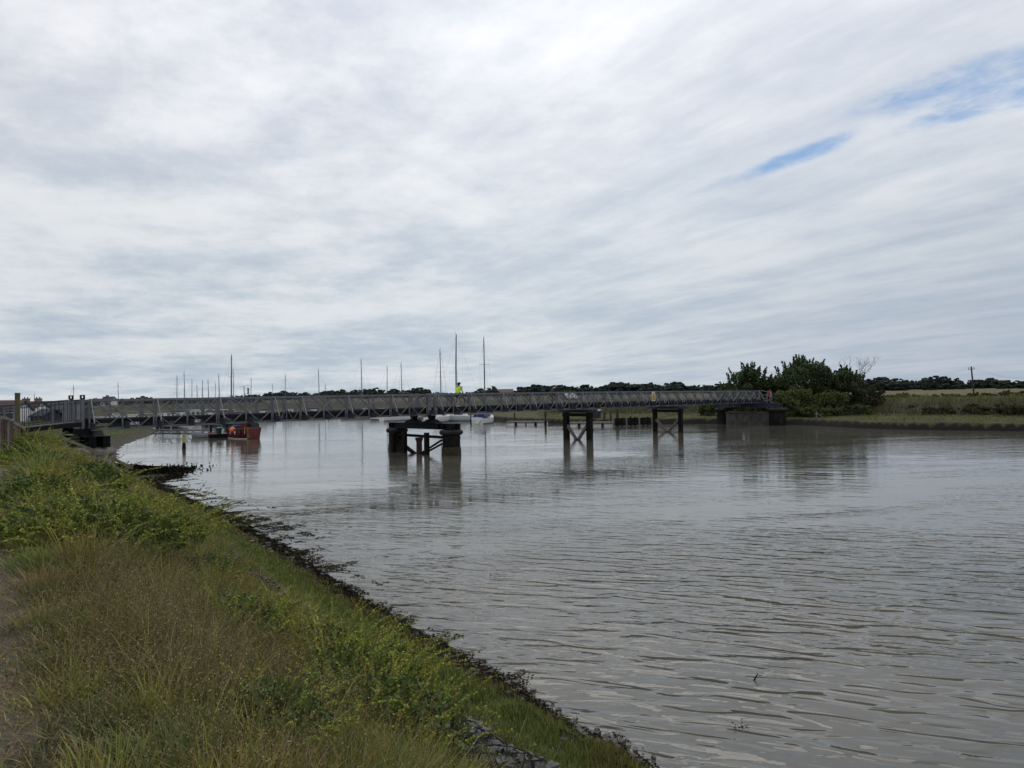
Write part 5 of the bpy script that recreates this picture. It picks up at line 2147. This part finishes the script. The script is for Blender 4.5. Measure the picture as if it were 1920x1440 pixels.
def make_grass():
    # ---- green grass: tussocks leaning outward from their crowns, shorter grass between
    nc = 2600
    cx, cy, cp, cq = scatter(nc, 2.3, 46, .18, 3.9)
    keep = rng.uniform(0, 1, nc) < np.clip(.75 + .5 * wob(cx, cy, 1.1, 2), .2, 1)
    for bx, by, _, sc, _, _ in beet_feet():
        keep &= np.hypot(cx - bx, cy - by) > .42 * sc
    keep &= ~((cp < 7.2) & (cq > 2.55))
    cx, cy, cp, cq = cx[keep], cy[keep], cp[keep], cq[keep]
    nc = len(cx)
    brown = np.exp(-((cp - 6.0) / 2.4) ** 2 - ((cq - .75) / .95) ** 2) * 1.25 + np.exp(-((cp - 17) / 3.0) ** 2 - ((cq - 2.2) / .8) ** 2) * .8
    isb = rng.uniform(0, 1, nc) < brown
    ch = rng.uniform(.20, .58, nc) * np.interp(cq, [.1, .6, 2.8, 3.5, 4], [.5, 1, .95, .6, .5]) * np.interp(cp, [24, 31], [1, .55]) * np.clip(1 + .4 * wob(cx, cy, 1.7, 9), .5, 1.4)
    cr = rng.uniform(.06, .17, nc) * np.clip(np.hypot(cx, cy) / 12, .9, 1.6)
    cc = pick([G1, G2, G3, Y1, B1], [4, 2.8, 3.4, 1.6, 1.6], nc)
    cc[isb] = pick([B1, B2, Y1, G3, G1], [3, 3, 1, 1.6, 1], int(isb.sum()))
    ch[isb] *= .5
    ch *= np.interp(cp, [2.5, 6], [.62, 1])
    cr *= np.interp(cp, [2.5, 6], [1.4, 1])
    n = 190000
    ci = rng.integers(0, nc, n)
    off = rng.normal(size=(n, 2)) * cr[ci][:, None]
    x1, y1 = cx[ci] + off[:, 0], cy[ci] + off[:, 1]
    od = np.hypot(off[:, 0], off[:, 1]) / cr[ci]
    h1 = ch[ci] * rng.uniform(.55, 1.15, n) * np.clip(1.1 - .18 * od, .4, 1.1)
    az1 = np.arctan2(off[:, 1], off[:, 0]) + rng.normal(-.12, .55, n)
    l1 = np.clip(.18 + .34 * od + rng.normal(0, .15, n), .05, 1.5)
    c1 = np.clip(cc[ci] * rng.uniform(.75, 1.3, (n, 1)), .004, 1)
    m_ = 80000
    x2, y2, p2, q2 = scatter(m_, 2.6, 46, -.45, 4.3)
    patch = wob(x2, y2, 1.3, 2) + .7 * wob(x2, y2, 4.1, 5)
    keep = rng.uniform(0, 1, m_) < np.clip((.75 + .4 * patch) * np.interp(q2, [-.45, .1], [.25, 1]), .1, 1)
    x2, y2, p2, q2, patch = x2[keep], y2[keep], p2[keep], q2[keep], patch[keep]
    m_ = len(x2)
    h2 = rng.uniform(.10, .27, m_) * np.clip(1 + .5 * patch, .4, 1.6) * np.interp(q2, [-.45, .0, .35, .8], [.15, .35, .7, 1])
    c2 = pick([G1, G2, G3, Y1, B1, B2], [3, 2, 3, 1.2, 1.5, 1], m_)
    x, y = np.concatenate([x1, x2]), np.concatenate([y1, y2])
    h = np.concatenate([h1, h2])
    az = np.concatenate([az1, rng.normal(-.55, 1.4, m_)])
    lean = np.concatenate([l1, rng.uniform(.15, 1.0, m_)])
    col = np.concatenate([c1, c2])
    q, p = x * .81 + y * .58, -.58 * x + .81 * y
    keep = clear_of_rolls(p, q)
    x, y, h, az, lean, col = x[keep], y[keep], h[keep], az[keep], lean[keep], col[keep]
    n = len(x)
    z = ground_z(x, y)
    w = rng.uniform(.005, .012, n) * np.clip(np.hypot(x, y) / 7, 1, 4)
    tip = col * .78 + np.array(Y1) * .22
    V, T, C = blades(np.stack([x, y, z - .02], 1), h, w, lean, az, col, tip)
    tag(np_mesh('grass', V, T, M_GRASS, C), 'long green and yellowing grass covering the near bank', 'grass', kind='stuff')
    # ---- dry brown grass and seed stalks
    n = 80000
    x, y, p, q = scatter(n, 2.6, 44, -.7, 3.6)
    b = .15 + .4 * wob(x, y, 1.0, 5) + .6 * np.exp(-((p - 6.2) / 2.6) ** 2 - ((q - 1.0) / 1.1) ** 2) * 2
    keep = clear_of_rolls(p, q) & (rng.uniform(0, 1, n) < np.clip(b * np.interp(q, [-.7, .1, .6, 2.5, 3.6], [.2, .55, .9, .5, .35]), .05, 1))
    x, y, p, q = x[keep], y[keep], p[keep], q[keep]
    n = len(x)
    z = ground_z(x, y)
    dist = np.hypot(x, y)
    h = rng.uniform(.25, .68, n) * np.interp(q, [-.7, .0, .5, .9, 3.6], [.08, .16, .5, .9, .8])
    w = rng.uniform(.003, .006, n) * np.clip(dist / 6, 1, 4.5)
    col = pick([B1, B2, S1, Y1], [4, 4, 1.2, 1], n)
    V, T, C = blades(np.stack([x, y, z - .02], 1), h, w, rng.uniform(.1, .9, n), rng.normal(-.4, 1.6, n), col)
    # small husks along some of the stalks
    k = rng.choice(n, min(n, 22000), replace=False)
    reps = 7
    t = rng.uniform(.55, 1.0, (len(k), reps))
    hk = h[k][:, None]
    cx = x[k][:, None] + rng.normal(0, .035, t.shape)
    cy = y[k][:, None] + rng.normal(0, .035, t.shape)
    P = np.stack([cx, cy, z[k][:, None] + hk * t], 2).reshape(-1, 3)
    sz = (rng.uniform(.0035, .008, t.shape) * np.clip(dist[k] / 7, 1, 3.5)[:, None]).reshape(-1)
    V2, Q2, C2 = leaf_cards(P, sz, pick([B1, B2, S1], [3, 4, .3], len(P)), .5)
    T2 = np.concatenate([Q2[:, [0, 1, 2]], Q2[:, [0, 2, 3]]]) + len(V)
    tag(np_mesh('dry_grass', np.concatenate([V, V2]), np.concatenate([T, T2]), M_GRASS, np.concatenate([C, C2])),
        'dry brown grass and withered seed stalks on the top of the near bank', 'dry grass', kind='stuff')
    # ---- trodden dry mat along the path edge
    n = 26000
    x, y, p, q = scatter(n, 2.4, 40, -.8, .75)
    keep = rng.uniform(0, 1, n) < np.clip(.62 + .6 * wob(x, y, 2.1, 6) + .35 * q, .03, 1)
    x, y, q = x[keep], y[keep], q[keep]
    n = len(x)
    h = rng.uniform(.03, .11, n) * np.interp(q, [-.9, .6], [.5, 1.4])
    col = pick([B1, B2, S1, G3, Y1], [4, 3, .8, 2.2, 1], n)
    V, T, C = blades(np.stack([x, y, ground_z(x, y) + .02], 1), h, rng.uniform(.004, .009, n) * np.clip(np.hypot(x, y) / 7, 1, 4), rng.uniform(.4, 1.6, n), rng.uniform(0, 6.28, n), col, None, .6, 3)
    tag(np_mesh('short_dry_grass', V, T, M_GRASS, C), 'short trodden dry grass along the edge of the path', 'dry grass', kind='stuff')
    # ---- short turf on the landward side of the path
    n = 60000
    x, y, p, q = scatter(n, 1.5, 42, -8.5, -1.7)
    keep = rng.uniform(0, 1, n) < np.interp(q, [-2.6, -1.8], [1, .15])
    x, y, q = x[keep], y[keep], q[keep]
    n = len(x)
    h = rng.uniform(.06, .2, n) * np.clip(1 + .5 * wob(x, y, 1.7, 3), .4, 1.6)
    col = pick([G1, G2, G3, B1, B2], [3, 2, 3, 2, 1], n)
    V, T, C = blades(np.stack([x, y, ground_z(x, y) - .01], 1), h, rng.uniform(.006, .012, n) * np.clip(np.hypot(x, y) / 6, 1, 4), rng.uniform(.2, 1.2, n), rng.uniform(0, 6.28, n), col, None, .6, 3)
    tag(np_mesh('turf', V, T, M_GRASS, C), 'short rough turf on the landward side of the path', 'grass', kind='stuff')
    # ---- saltmarsh plants by the water
    n = 120000
    x, y, p, q = scatter(n, 2.6, 40, 3.5, 5.45)
    keep = clear_of_rolls(p, q) & (rng.uniform(0, 1, n) < np.interp(q + .25 * wob(x, y, 2.2, 3), [3.4, 4.0, 5.1, 5.4], [.25, 1, 1, .1]))
    x, y, p, q = x[keep], y[keep], p[keep], q[keep]
    n = len(x)
    z = ground_z(x, y)
    dist = np.hypot(x, y)
    h = rng.uniform(.06, .15, n) * np.clip(1 + .7 * wob(x, y, 3.6, 1), .3, 1.8)
    w = rng.uniform(.008, .015, n) * np.clip(dist / 7, 1, 4)
    red = np.clip((q - 4.75 + .35 * wob(x, y, 1.9, 7)) * 2.2, 0, 1)[:, None] * rng.uniform(0, .85, (n, 1))
    col = pick([(.15, .185, .045), (.19, .215, .055), (.11, .15, .045)], [2, 1.4, 2], n) * (1 - red) + pick([(.19, .10, .03), (.14, .08, .035)], [1, 1], n) * red
    V, T, C = blades(np.stack([x, y, z - .02], 1), h, w, rng.uniform(.05, .7, n), rng.uniform(0, 6.28, n), col, col * 1.15, .4, 3)
    tag(np_mesh('saltmarsh_plants', V, T, M_GRASS, C), 'low fleshy green and reddish saltmarsh plants above the tideline', 'saltmarsh plants', kind='stuff')
    # ---- dark seaweed along the tideline, breaking up into the water
    n = 260000
    x, y, p, q = scatter(n, 3.0, 46, 4.7, 8.4)
    DL = ground_info(x, y)[0]
    f = wob(x, y, 2.1, 4) + .6 * wob(x, y, 6.3, 1)
    edge = np.interp(p, [4, 9, 14, 22, 30], [.25, .38, .8, 1.8, 1.5])          # how far the weed trails out
    ok = (DL > -edge * 1.3) & (DL < .62) & (rng.uniform(0, 1, n) < np.where(DL > -.05, np.clip(1.0 - .9 * np.clip(DL - .15 - .3 * f, 0, 1) * 2, .12, 1), np.clip(.45 + .95 * f + 1.0 * DL / edge, 0, 1)))
    x, y, DL = x[ok], y[ok], DL[ok]
    n = len(x)
    z = np.maximum(ground_z(x, y), -.005) + rng.uniform(0, .085, n) * np.clip(DL + .35, 0, 1)
    dist = np.hypot(x, y)
    col = pick([(.014, .011, .006), (.030, .022, .010), (.009, .008, .006), (.042, .046, .013), (.075, .060, .034)], [4, 2.5, 2.5, 1.2, .5], n)
    V, Q, C = leaf_cards(np.stack([x, y, z], 1), rng.uniform(.010, .028, n) * np.clip(dist / 8, .8, 3.2), col, .5)
    V[:, 2] = np.repeat(z, 4) + (V[:, 2] - np.repeat(z, 4)) * .5
    V[:, 2] = np.maximum(V[:, 2], .002)
    tag(np_mesh('seaweed', V, Q, M_WEED, C), 'dark brown seaweed lying along the tideline of the near bank', 'seaweed', kind='stuff')
    # the weedy spit under the left end of the bridge
    n = 11000
    a = rng.uniform(0, 1, n)
    c0, c1 = np.array(on_level(265, 888)[:2]), np.array(on_level(318, 886)[:2])
    P = c0 + (c1 - c0) * a[:, None] + rng.normal(size=(n, 2)) * np.array([.9, 1.7]) * (1.15 - a)[:, None]
    z = np.maximum(ground_z(P[:, 0], P[:, 1]), 0) + rng.uniform(0, .10, n) * np.clip(.5 + .9 * wob(P[:, 0], P[:, 1], 3.1, 2), .05, 1)
    V, Q, C = leaf_cards(np.column_stack([P, z]), rng.uniform(.05, .13, n), pick([(.018, .015, .009), (.012, .011, .009), (.028, .03, .012)], [3, 3, 1], n), .5)
    V[:, 2] = np.maximum(V[:, 2], .002)
    tag(np_mesh('seaweed_spit', V, Q, M_WEED, C), 'black weed on the little spit in front of the left abutment', 'seaweed', kind='stuff')
    # ---- stones among the weed
    n = 2600
    x, y, p, q = scatter(n, 3.2, 40, 4.9, 6.6)
    DL = ground_info(x, y)[0]
    ok = (DL > -.15) & (DL < 1.0) & (rng.uniform(0, 1, n) < np.clip(.4 + .8 * wob(x, y, 1.7, 3), .05, 1))
    m = MB()
    F8 = [(0, 1, 3, 2), (4, 6, 7, 5), (0, 4, 5, 1), (2, 3, 7, 6), (0, 2, 6, 4), (1, 5, 7, 3)]
    for a, b in zip(x[ok], y[ok]):
        sz = rng.uniform(.012, .045) * min(1.6, max(1, math.hypot(a, b) / 12))
        V8 = np.array([(i, j, k) for i in (-1, 1) for j in (-1, 1) for k in (-1, 1)], float) * rng.uniform(.6, 1, (8, 3)) * np.array([1.3, 1, .6]) * sz
        t_ = rng.uniform(0, 6.28)
        V8[:, :2] = V8[:, :2] @ np.array([[math.cos(t_), -math.sin(t_)], [math.sin(t_), math.cos(t_)]])
        m.add(V8 + np.array([a, b, max(0, float(ground_z(a, b)[0])) + sz * .3]), F8)
    tag(m.build('beach_stones', mat('beach_stone', (.085, .078, .068), .85, 0, .7, 8.0), None), 'small wet stones scattered among the seaweed of the near bank', 'stones', kind='stuff')
    # ---- rough grass of the far bank
    n = 80000
    x = rng.uniform(4, 66, n)
    y = rng.uniform(56, 118, n)
    DR = ground_info(x, y)[1]
    ok = (DR > .55 + .5 * wob(x, y, .9, 6)) & (DR < 24)
    x, y, DR = x[ok], y[ok], DR[ok]
    n = len(x)
    z = ground_z(x, y)
    f = wob(x, y, .45, 3) + .5 * wob(x, y, 1.4, 1)
    h = np.interp(DR, [.5, 1, 8, 10.5, 13, 17, 24], [.12, .12, .14, .4, .6, .45, .3]) * rng.uniform(.6, 1.3, n) * (1 + .35 * f)
    w = rng.uniform(.03, .07, n)
    base = np.where(((DR > 9.5) & (DR < 14.5))[:, None], pick([(.060, .060, .02), (.066, .052, .028), (.045, .055, .018)], [2, 2, 1], n),
                    np.where((DR > 14.5)[:, None], pick([(.125, .118, .028), (.085, .09, .022)], [2, 2], n), pick([(.10, .096, .022), (.070, .076, .018)], [2, 2], n)))
    base = base * np.clip(1.15 + .45 * wob(x, y, .33, 2) + .3 * wob(x, y, 1.9, 5), .5, 1.9)[:, None]
    h = h * np.clip(1 + .6 * wob(x, y, .7, 8), .4, 1.9)
    V, T, C = blades(np.stack([x, y, z - .03], 1), h, w, rng.uniform(.1, .6, n), rng.uniform(0, 6.28, n), base, base * 1.2, .5, 2)
    tag(np_mesh('rough_grass', V, T, M_GRASS, C), 'rough grass and reeds on the embankment of the far bank', 'grass', kind='stuff')
    # grass on the left shore beyond the bridge and by the ramp
    n = 70000
    x = rng.uniform(-62, -22, n)
    y = rng.uniform(30, 104, n)
    DL = ground_info(x, y)[0]
    pq = -.58 * x + .81 * y
    ok = (DL > .7 + .5 * wob(x, y, .8, 2)) & (DL < 24) & (pq > 38.5)
    x, y, DL = x[ok], y[ok], DL[ok]
    n = len(x)
    z = ground_z(x, y)
    h = rng.uniform(.1, .3, n) * np.interp(DL, [.6, 2, 5, 10], [.25, .6, 1, 1.3])
    col = pick([(.12, .155, .045), (.10, .125, .045), (.17, .15, .06)], [3, 2, 1], n)
    V, T, C = blades(np.stack([x, y, z - .03], 1), h, rng.uniform(.025, .06, n), rng.uniform(.1, .6, n), rng.uniform(0, 6.28, n), col, col * 1.15, .5, 2)
    tag(np_mesh('shore_grass', V, T, M_GRASS, C), 'short green grass on the left shore beyond the footbridge', 'grass', kind='stuff')


make_grass()


# ---- sea beet: sprawling plants with yellow-green seed spikes
def beet_variant(seed, nst=150, R0=.42, ln=(.4, .8), col=((.32, .33, .06), (.26, .30, .05), (.31, .245, .06), (.19, .265, .05))):
    """many arching stems from a spread of crowns, their outer part set with small seeds"""
    r = np.random.default_rng(seed)
    K = 8
    rr = R0 * np.sqrt(r.uniform(0, 1, nst))
    th = r.uniform(0, 2 * math.pi, nst)
    bx, by = rr * np.cos(th), rr * np.sin(th)
    az = th + r.normal(0, .7, nst)
    l = r.uniform(*ln, nst) * (1.1 - .35 * rr / R0)
    out = np.clip(.15 + .75 * rr / R0 + r.normal(0, .2, nst), .05, 1.15)
    tone = np.array(col)[r.choice(len(col), nst, p=np.array((4, 3, 1.6, 2)) / 10.6)] * r.uniform(.7, 1.2, (nst, 1))
    t = np.linspace(0, 1, K)
    bend = az[:, None] + r.normal(0, .35, (nst, 1)) * t
    rad = l[:, None] * out[:, None] * (.45 * t + .55 * t * t)
    path = np.stack([bx[:, None] + rad * np.cos(bend), by[:, None] + rad * np.sin(bend), .02 + l[:, None] * (t - (.12 + .42 * out[:, None]) * t * t)], 2)
    V, Q, C = [], [], []
    o = 0
    for i in range(nst):
        s = np.array([-math.sin(az[i]), math.cos(az[i]), 0])
        for w in (s, np.array([0, 0, 1.])):
            ww = w[None] * (.0042 * (1 - .6 * t))[:, None]
            V.append(np.stack([path[i] - ww, path[i] + ww], 1).reshape(-1, 3))
            C.append(np.repeat(tone[i][None] * .75, 2 * K, 0))
            k = np.arange(K - 1) * 2 + o
            Q.append(np.stack([k, k + 1, k + 3, k + 2], 1))
            o += 2 * K
    stems = (np.concatenate(V), np.concatenate(Q), np.concatenate(C))
    m = 64
    tt = r.uniform(.30, 1.0, (nst, m))
    P = np.stack([np.array([np.interp(tt[i], t, path[i, :, j]) for i in range(nst)]) for j in range(3)], 2).reshape(-1, 3) + r.normal(0, .005, (nst * m, 3))
    sz = (r.uniform(.008, .0135, (nst, m)) * (1.35 - .65 * tt)).reshape(-1)
    seeds = leaf_cards(P, sz, np.clip(np.repeat(tone, m, 0) * r.uniform(.7, 1.35, (nst * m, 1)), 0, 1), .75)
    L = 1100
    a = r.uniform(0, 6.28, L)
    rr = np.sqrt(r.uniform(0, 1, L)) * R0 * 1.15
    P = np.stack([rr * np.cos(a), rr * np.sin(a), .02 + r.uniform(.1, 1, L) ** .6 * .44 * np.sqrt(np.clip(1.02 - (rr / (R0 * 1.18)) ** 2, .02, 1))], 1)
    leaves = leaf_cards(P, r.uniform(.018, .042, L), np.clip(np.array((.070, .110, .024))[None] * r.uniform(.5, 1.4, (L, 1)), 0, 1), .42, .6)
    return stems, seeds, leaves


def make_beets():
    protos = []
    for k in range(5):
        st, sd, lv = beet_variant(60 + k, (120, 135, 95, 105, 80)[k], (.45, .55, .38, .42, .34)[k], ((.5, .92), (.45, .82), (.55, 1.0), (.4, .72), (.42, .76))[k])
        t = thing('sea_beet', 'x', 'plant')
        for nm, (V, Q, C) in (('stems', st), ('seed_heads', sd), ('leaves', lv)):
            np_mesh(nm, V, Q, M_GRASS if nm != 'leaves' else M_LEAF, C, t)
        protos.append(t)
    r = random.Random(8)
    used = set()
    for ax, ay, g, sc, k, lab in beet_feet():
        o = protos[k] if k not in used else copy_tree(protos[k])
        used.add(k)
        o['label'] = lab
        o['group'] = 'sea beet plants on the near bank'
        o.location = (ax, ay, g)
        o.rotation_euler = (0, 0, r.uniform(0, 6.28))
        sc *= 1.12
        o.scale = (sc, sc, sc * r.uniform(.85, 1.05))


make_beets()


def make_stones():
    r = np.random.default_rng(3)
    def rock(c, s, n=9):
        # an irregular flattened block
        v = np.array([(x, y, z) for x in (-1, 1) for y in (-1, 1) for z in (-1, 1)], float)
        v *= r.uniform(.65, 1.0, v.shape)
        v *= np.array(s)
        a = r.uniform(0, 6.28)
        R_ = np.array([[math.cos(a), -math.sin(a), 0], [math.sin(a), math.cos(a), 0], [0, 0, 1]])
        b = r.normal(0, .35)
        R2 = np.array([[1, 0, 0], [0, math.cos(b), -math.sin(b)], [0, math.sin(b), math.cos(b)]])
        return v @ R2.T @ R_.T + np.array(c)
    F8 = [(0, 1, 3, 2), (4, 6, 7, 5), (0, 4, 5, 1), (2, 3, 7, 6), (0, 2, 6, 4), (1, 5, 7, 3)]
    for (p0, p1), lab, rad in zip(ROLLS, ('upper netted roll of grey stones half buried in the grass of the bank', 'lower roll of grey stones in black netting near the bottom edge'), (.21, .21)):
        t = thing('stone_roll', lab, 'stone roll', (0, 0, 0), 0, 'netted stone rolls on the near bank')
        m = MB()
        line = []
        for p in np.arange(p0, p1, .05):
            q = 3.25 + .06 * math.sin(p * 1.9)
            x, y = q * .81 - p * .58, q * .58 + p * .81
            line.append(np.array([x, y, float(ground_z(x, y)[0]) + .06]))
        line = np.array(line)
        for i in range(int((p1 - p0) * 110)):
            k = r.integers(len(line))
            a = r.uniform(-.4, 3.5)
            ra = rad * r.uniform(.55, .95)
            c = line[k] + np.array([.81, .58, 0]) * ra * math.cos(a) + np.array([0, 0, ra * math.sin(a)])
            m.add(rock(c, r.uniform(.02, .065, 3) * np.array([1.2, 1, .6])), F8)
        o = m.build('stones', M_ROCK, t)
        o['kind'] = 'stuff'
        m = MB()
        nr = int((p1 - p0) / .09)
        for sg in (1, -1):
            for j in range(7):
                pts = []
                for i in range(nr + 1):
                    k = min(len(line) - 1, int(i / nr * (len(line) - 1)))
                    a = 1.55 + sg * (i * .42) + j * .9
                    a = (a % 3.6) - .2
                    if i and abs(a - pa) > 1.5:
                        if len(pts) > 1:
                            m.tube(pts, .0055, 4)
                        pts = []
                    pa = a
                    pts.append(line[k] + np.array([.81, .58, 0]) * rad * 1.02 * math.cos(a) + np.array([0, 0, rad * 1.02 * math.sin(a)]))
                if len(pts) > 1:
                    m.tube(pts, .0055, 4)
        m.build('netting', M_NET, t)
    # shells and pebbles
    m = MB()
    for i in range(1100):
        p = r.uniform(4.2, 6.9)
        q = 3.98 + .1 * math.sin(p * 4) + r.normal(0, .19)
        x, y = q * .81 - p * .58, q * .58 + p * .81
        s = r.uniform(.008, .022)
        m.add(rock((x, y, float(ZI(x, y)) + .012), (s * 1.3, s, s * .4)), F8)
    o = m.build('shingle', mat('pale_shingle', (.22, .20, .185), .9, 0, .6, 30), None)
    tag(o, 'pale shells and pebbles in a strip below the lower stone roll', 'shingle', kind='stuff')


def ZI(x, y):
    return ground_z(x, y)[0]


make_stones()


def make_floating_weed():
    for px, py, s, lab in ((930, 1081, .12, 'dark scrap of weed floating in mid river right of the bank'),
                           (1421, 1276, .03, 'tiny dark twig standing out of the water at the lower right'),
                           (1385, 1363, .06, 'flat dark weed just under the surface near the bottom edge')):
        a = on_level(px, py)
        if s < .04:
            m = MB()
            m.tube([(-.07, 0, -.03), (-.02, .01, .05), (.0, 0, .09), (.03, .01, .06), (.06, 0, .075)], [.012, .010, .007, .006, .003], 6)
            tag(m.build('floating_twig', M_TIMBERDARK, None, False, a), lab, 'twig')
            continue
        n = int(14 + 420 * s)
        P = rng.normal(size=(n, 3)) * np.array([s, s * .9, .25 * s]) + np.array([0, 0, .02])
        V, Q, C = leaf_cards(P, rng.uniform(.008, .02, n), pick([(.02, .018, .012), (.03, .026, .016)], [2, 1], n), .5)
        V[:, 2] = np.maximum(V[:, 2], .002)
        o = np_mesh('floating_weed', V, Q, M_WEED, C)
        o.location = a
        tag(o, lab, 'weed', 'scraps of weed floating on the river')


make_floating_weed()
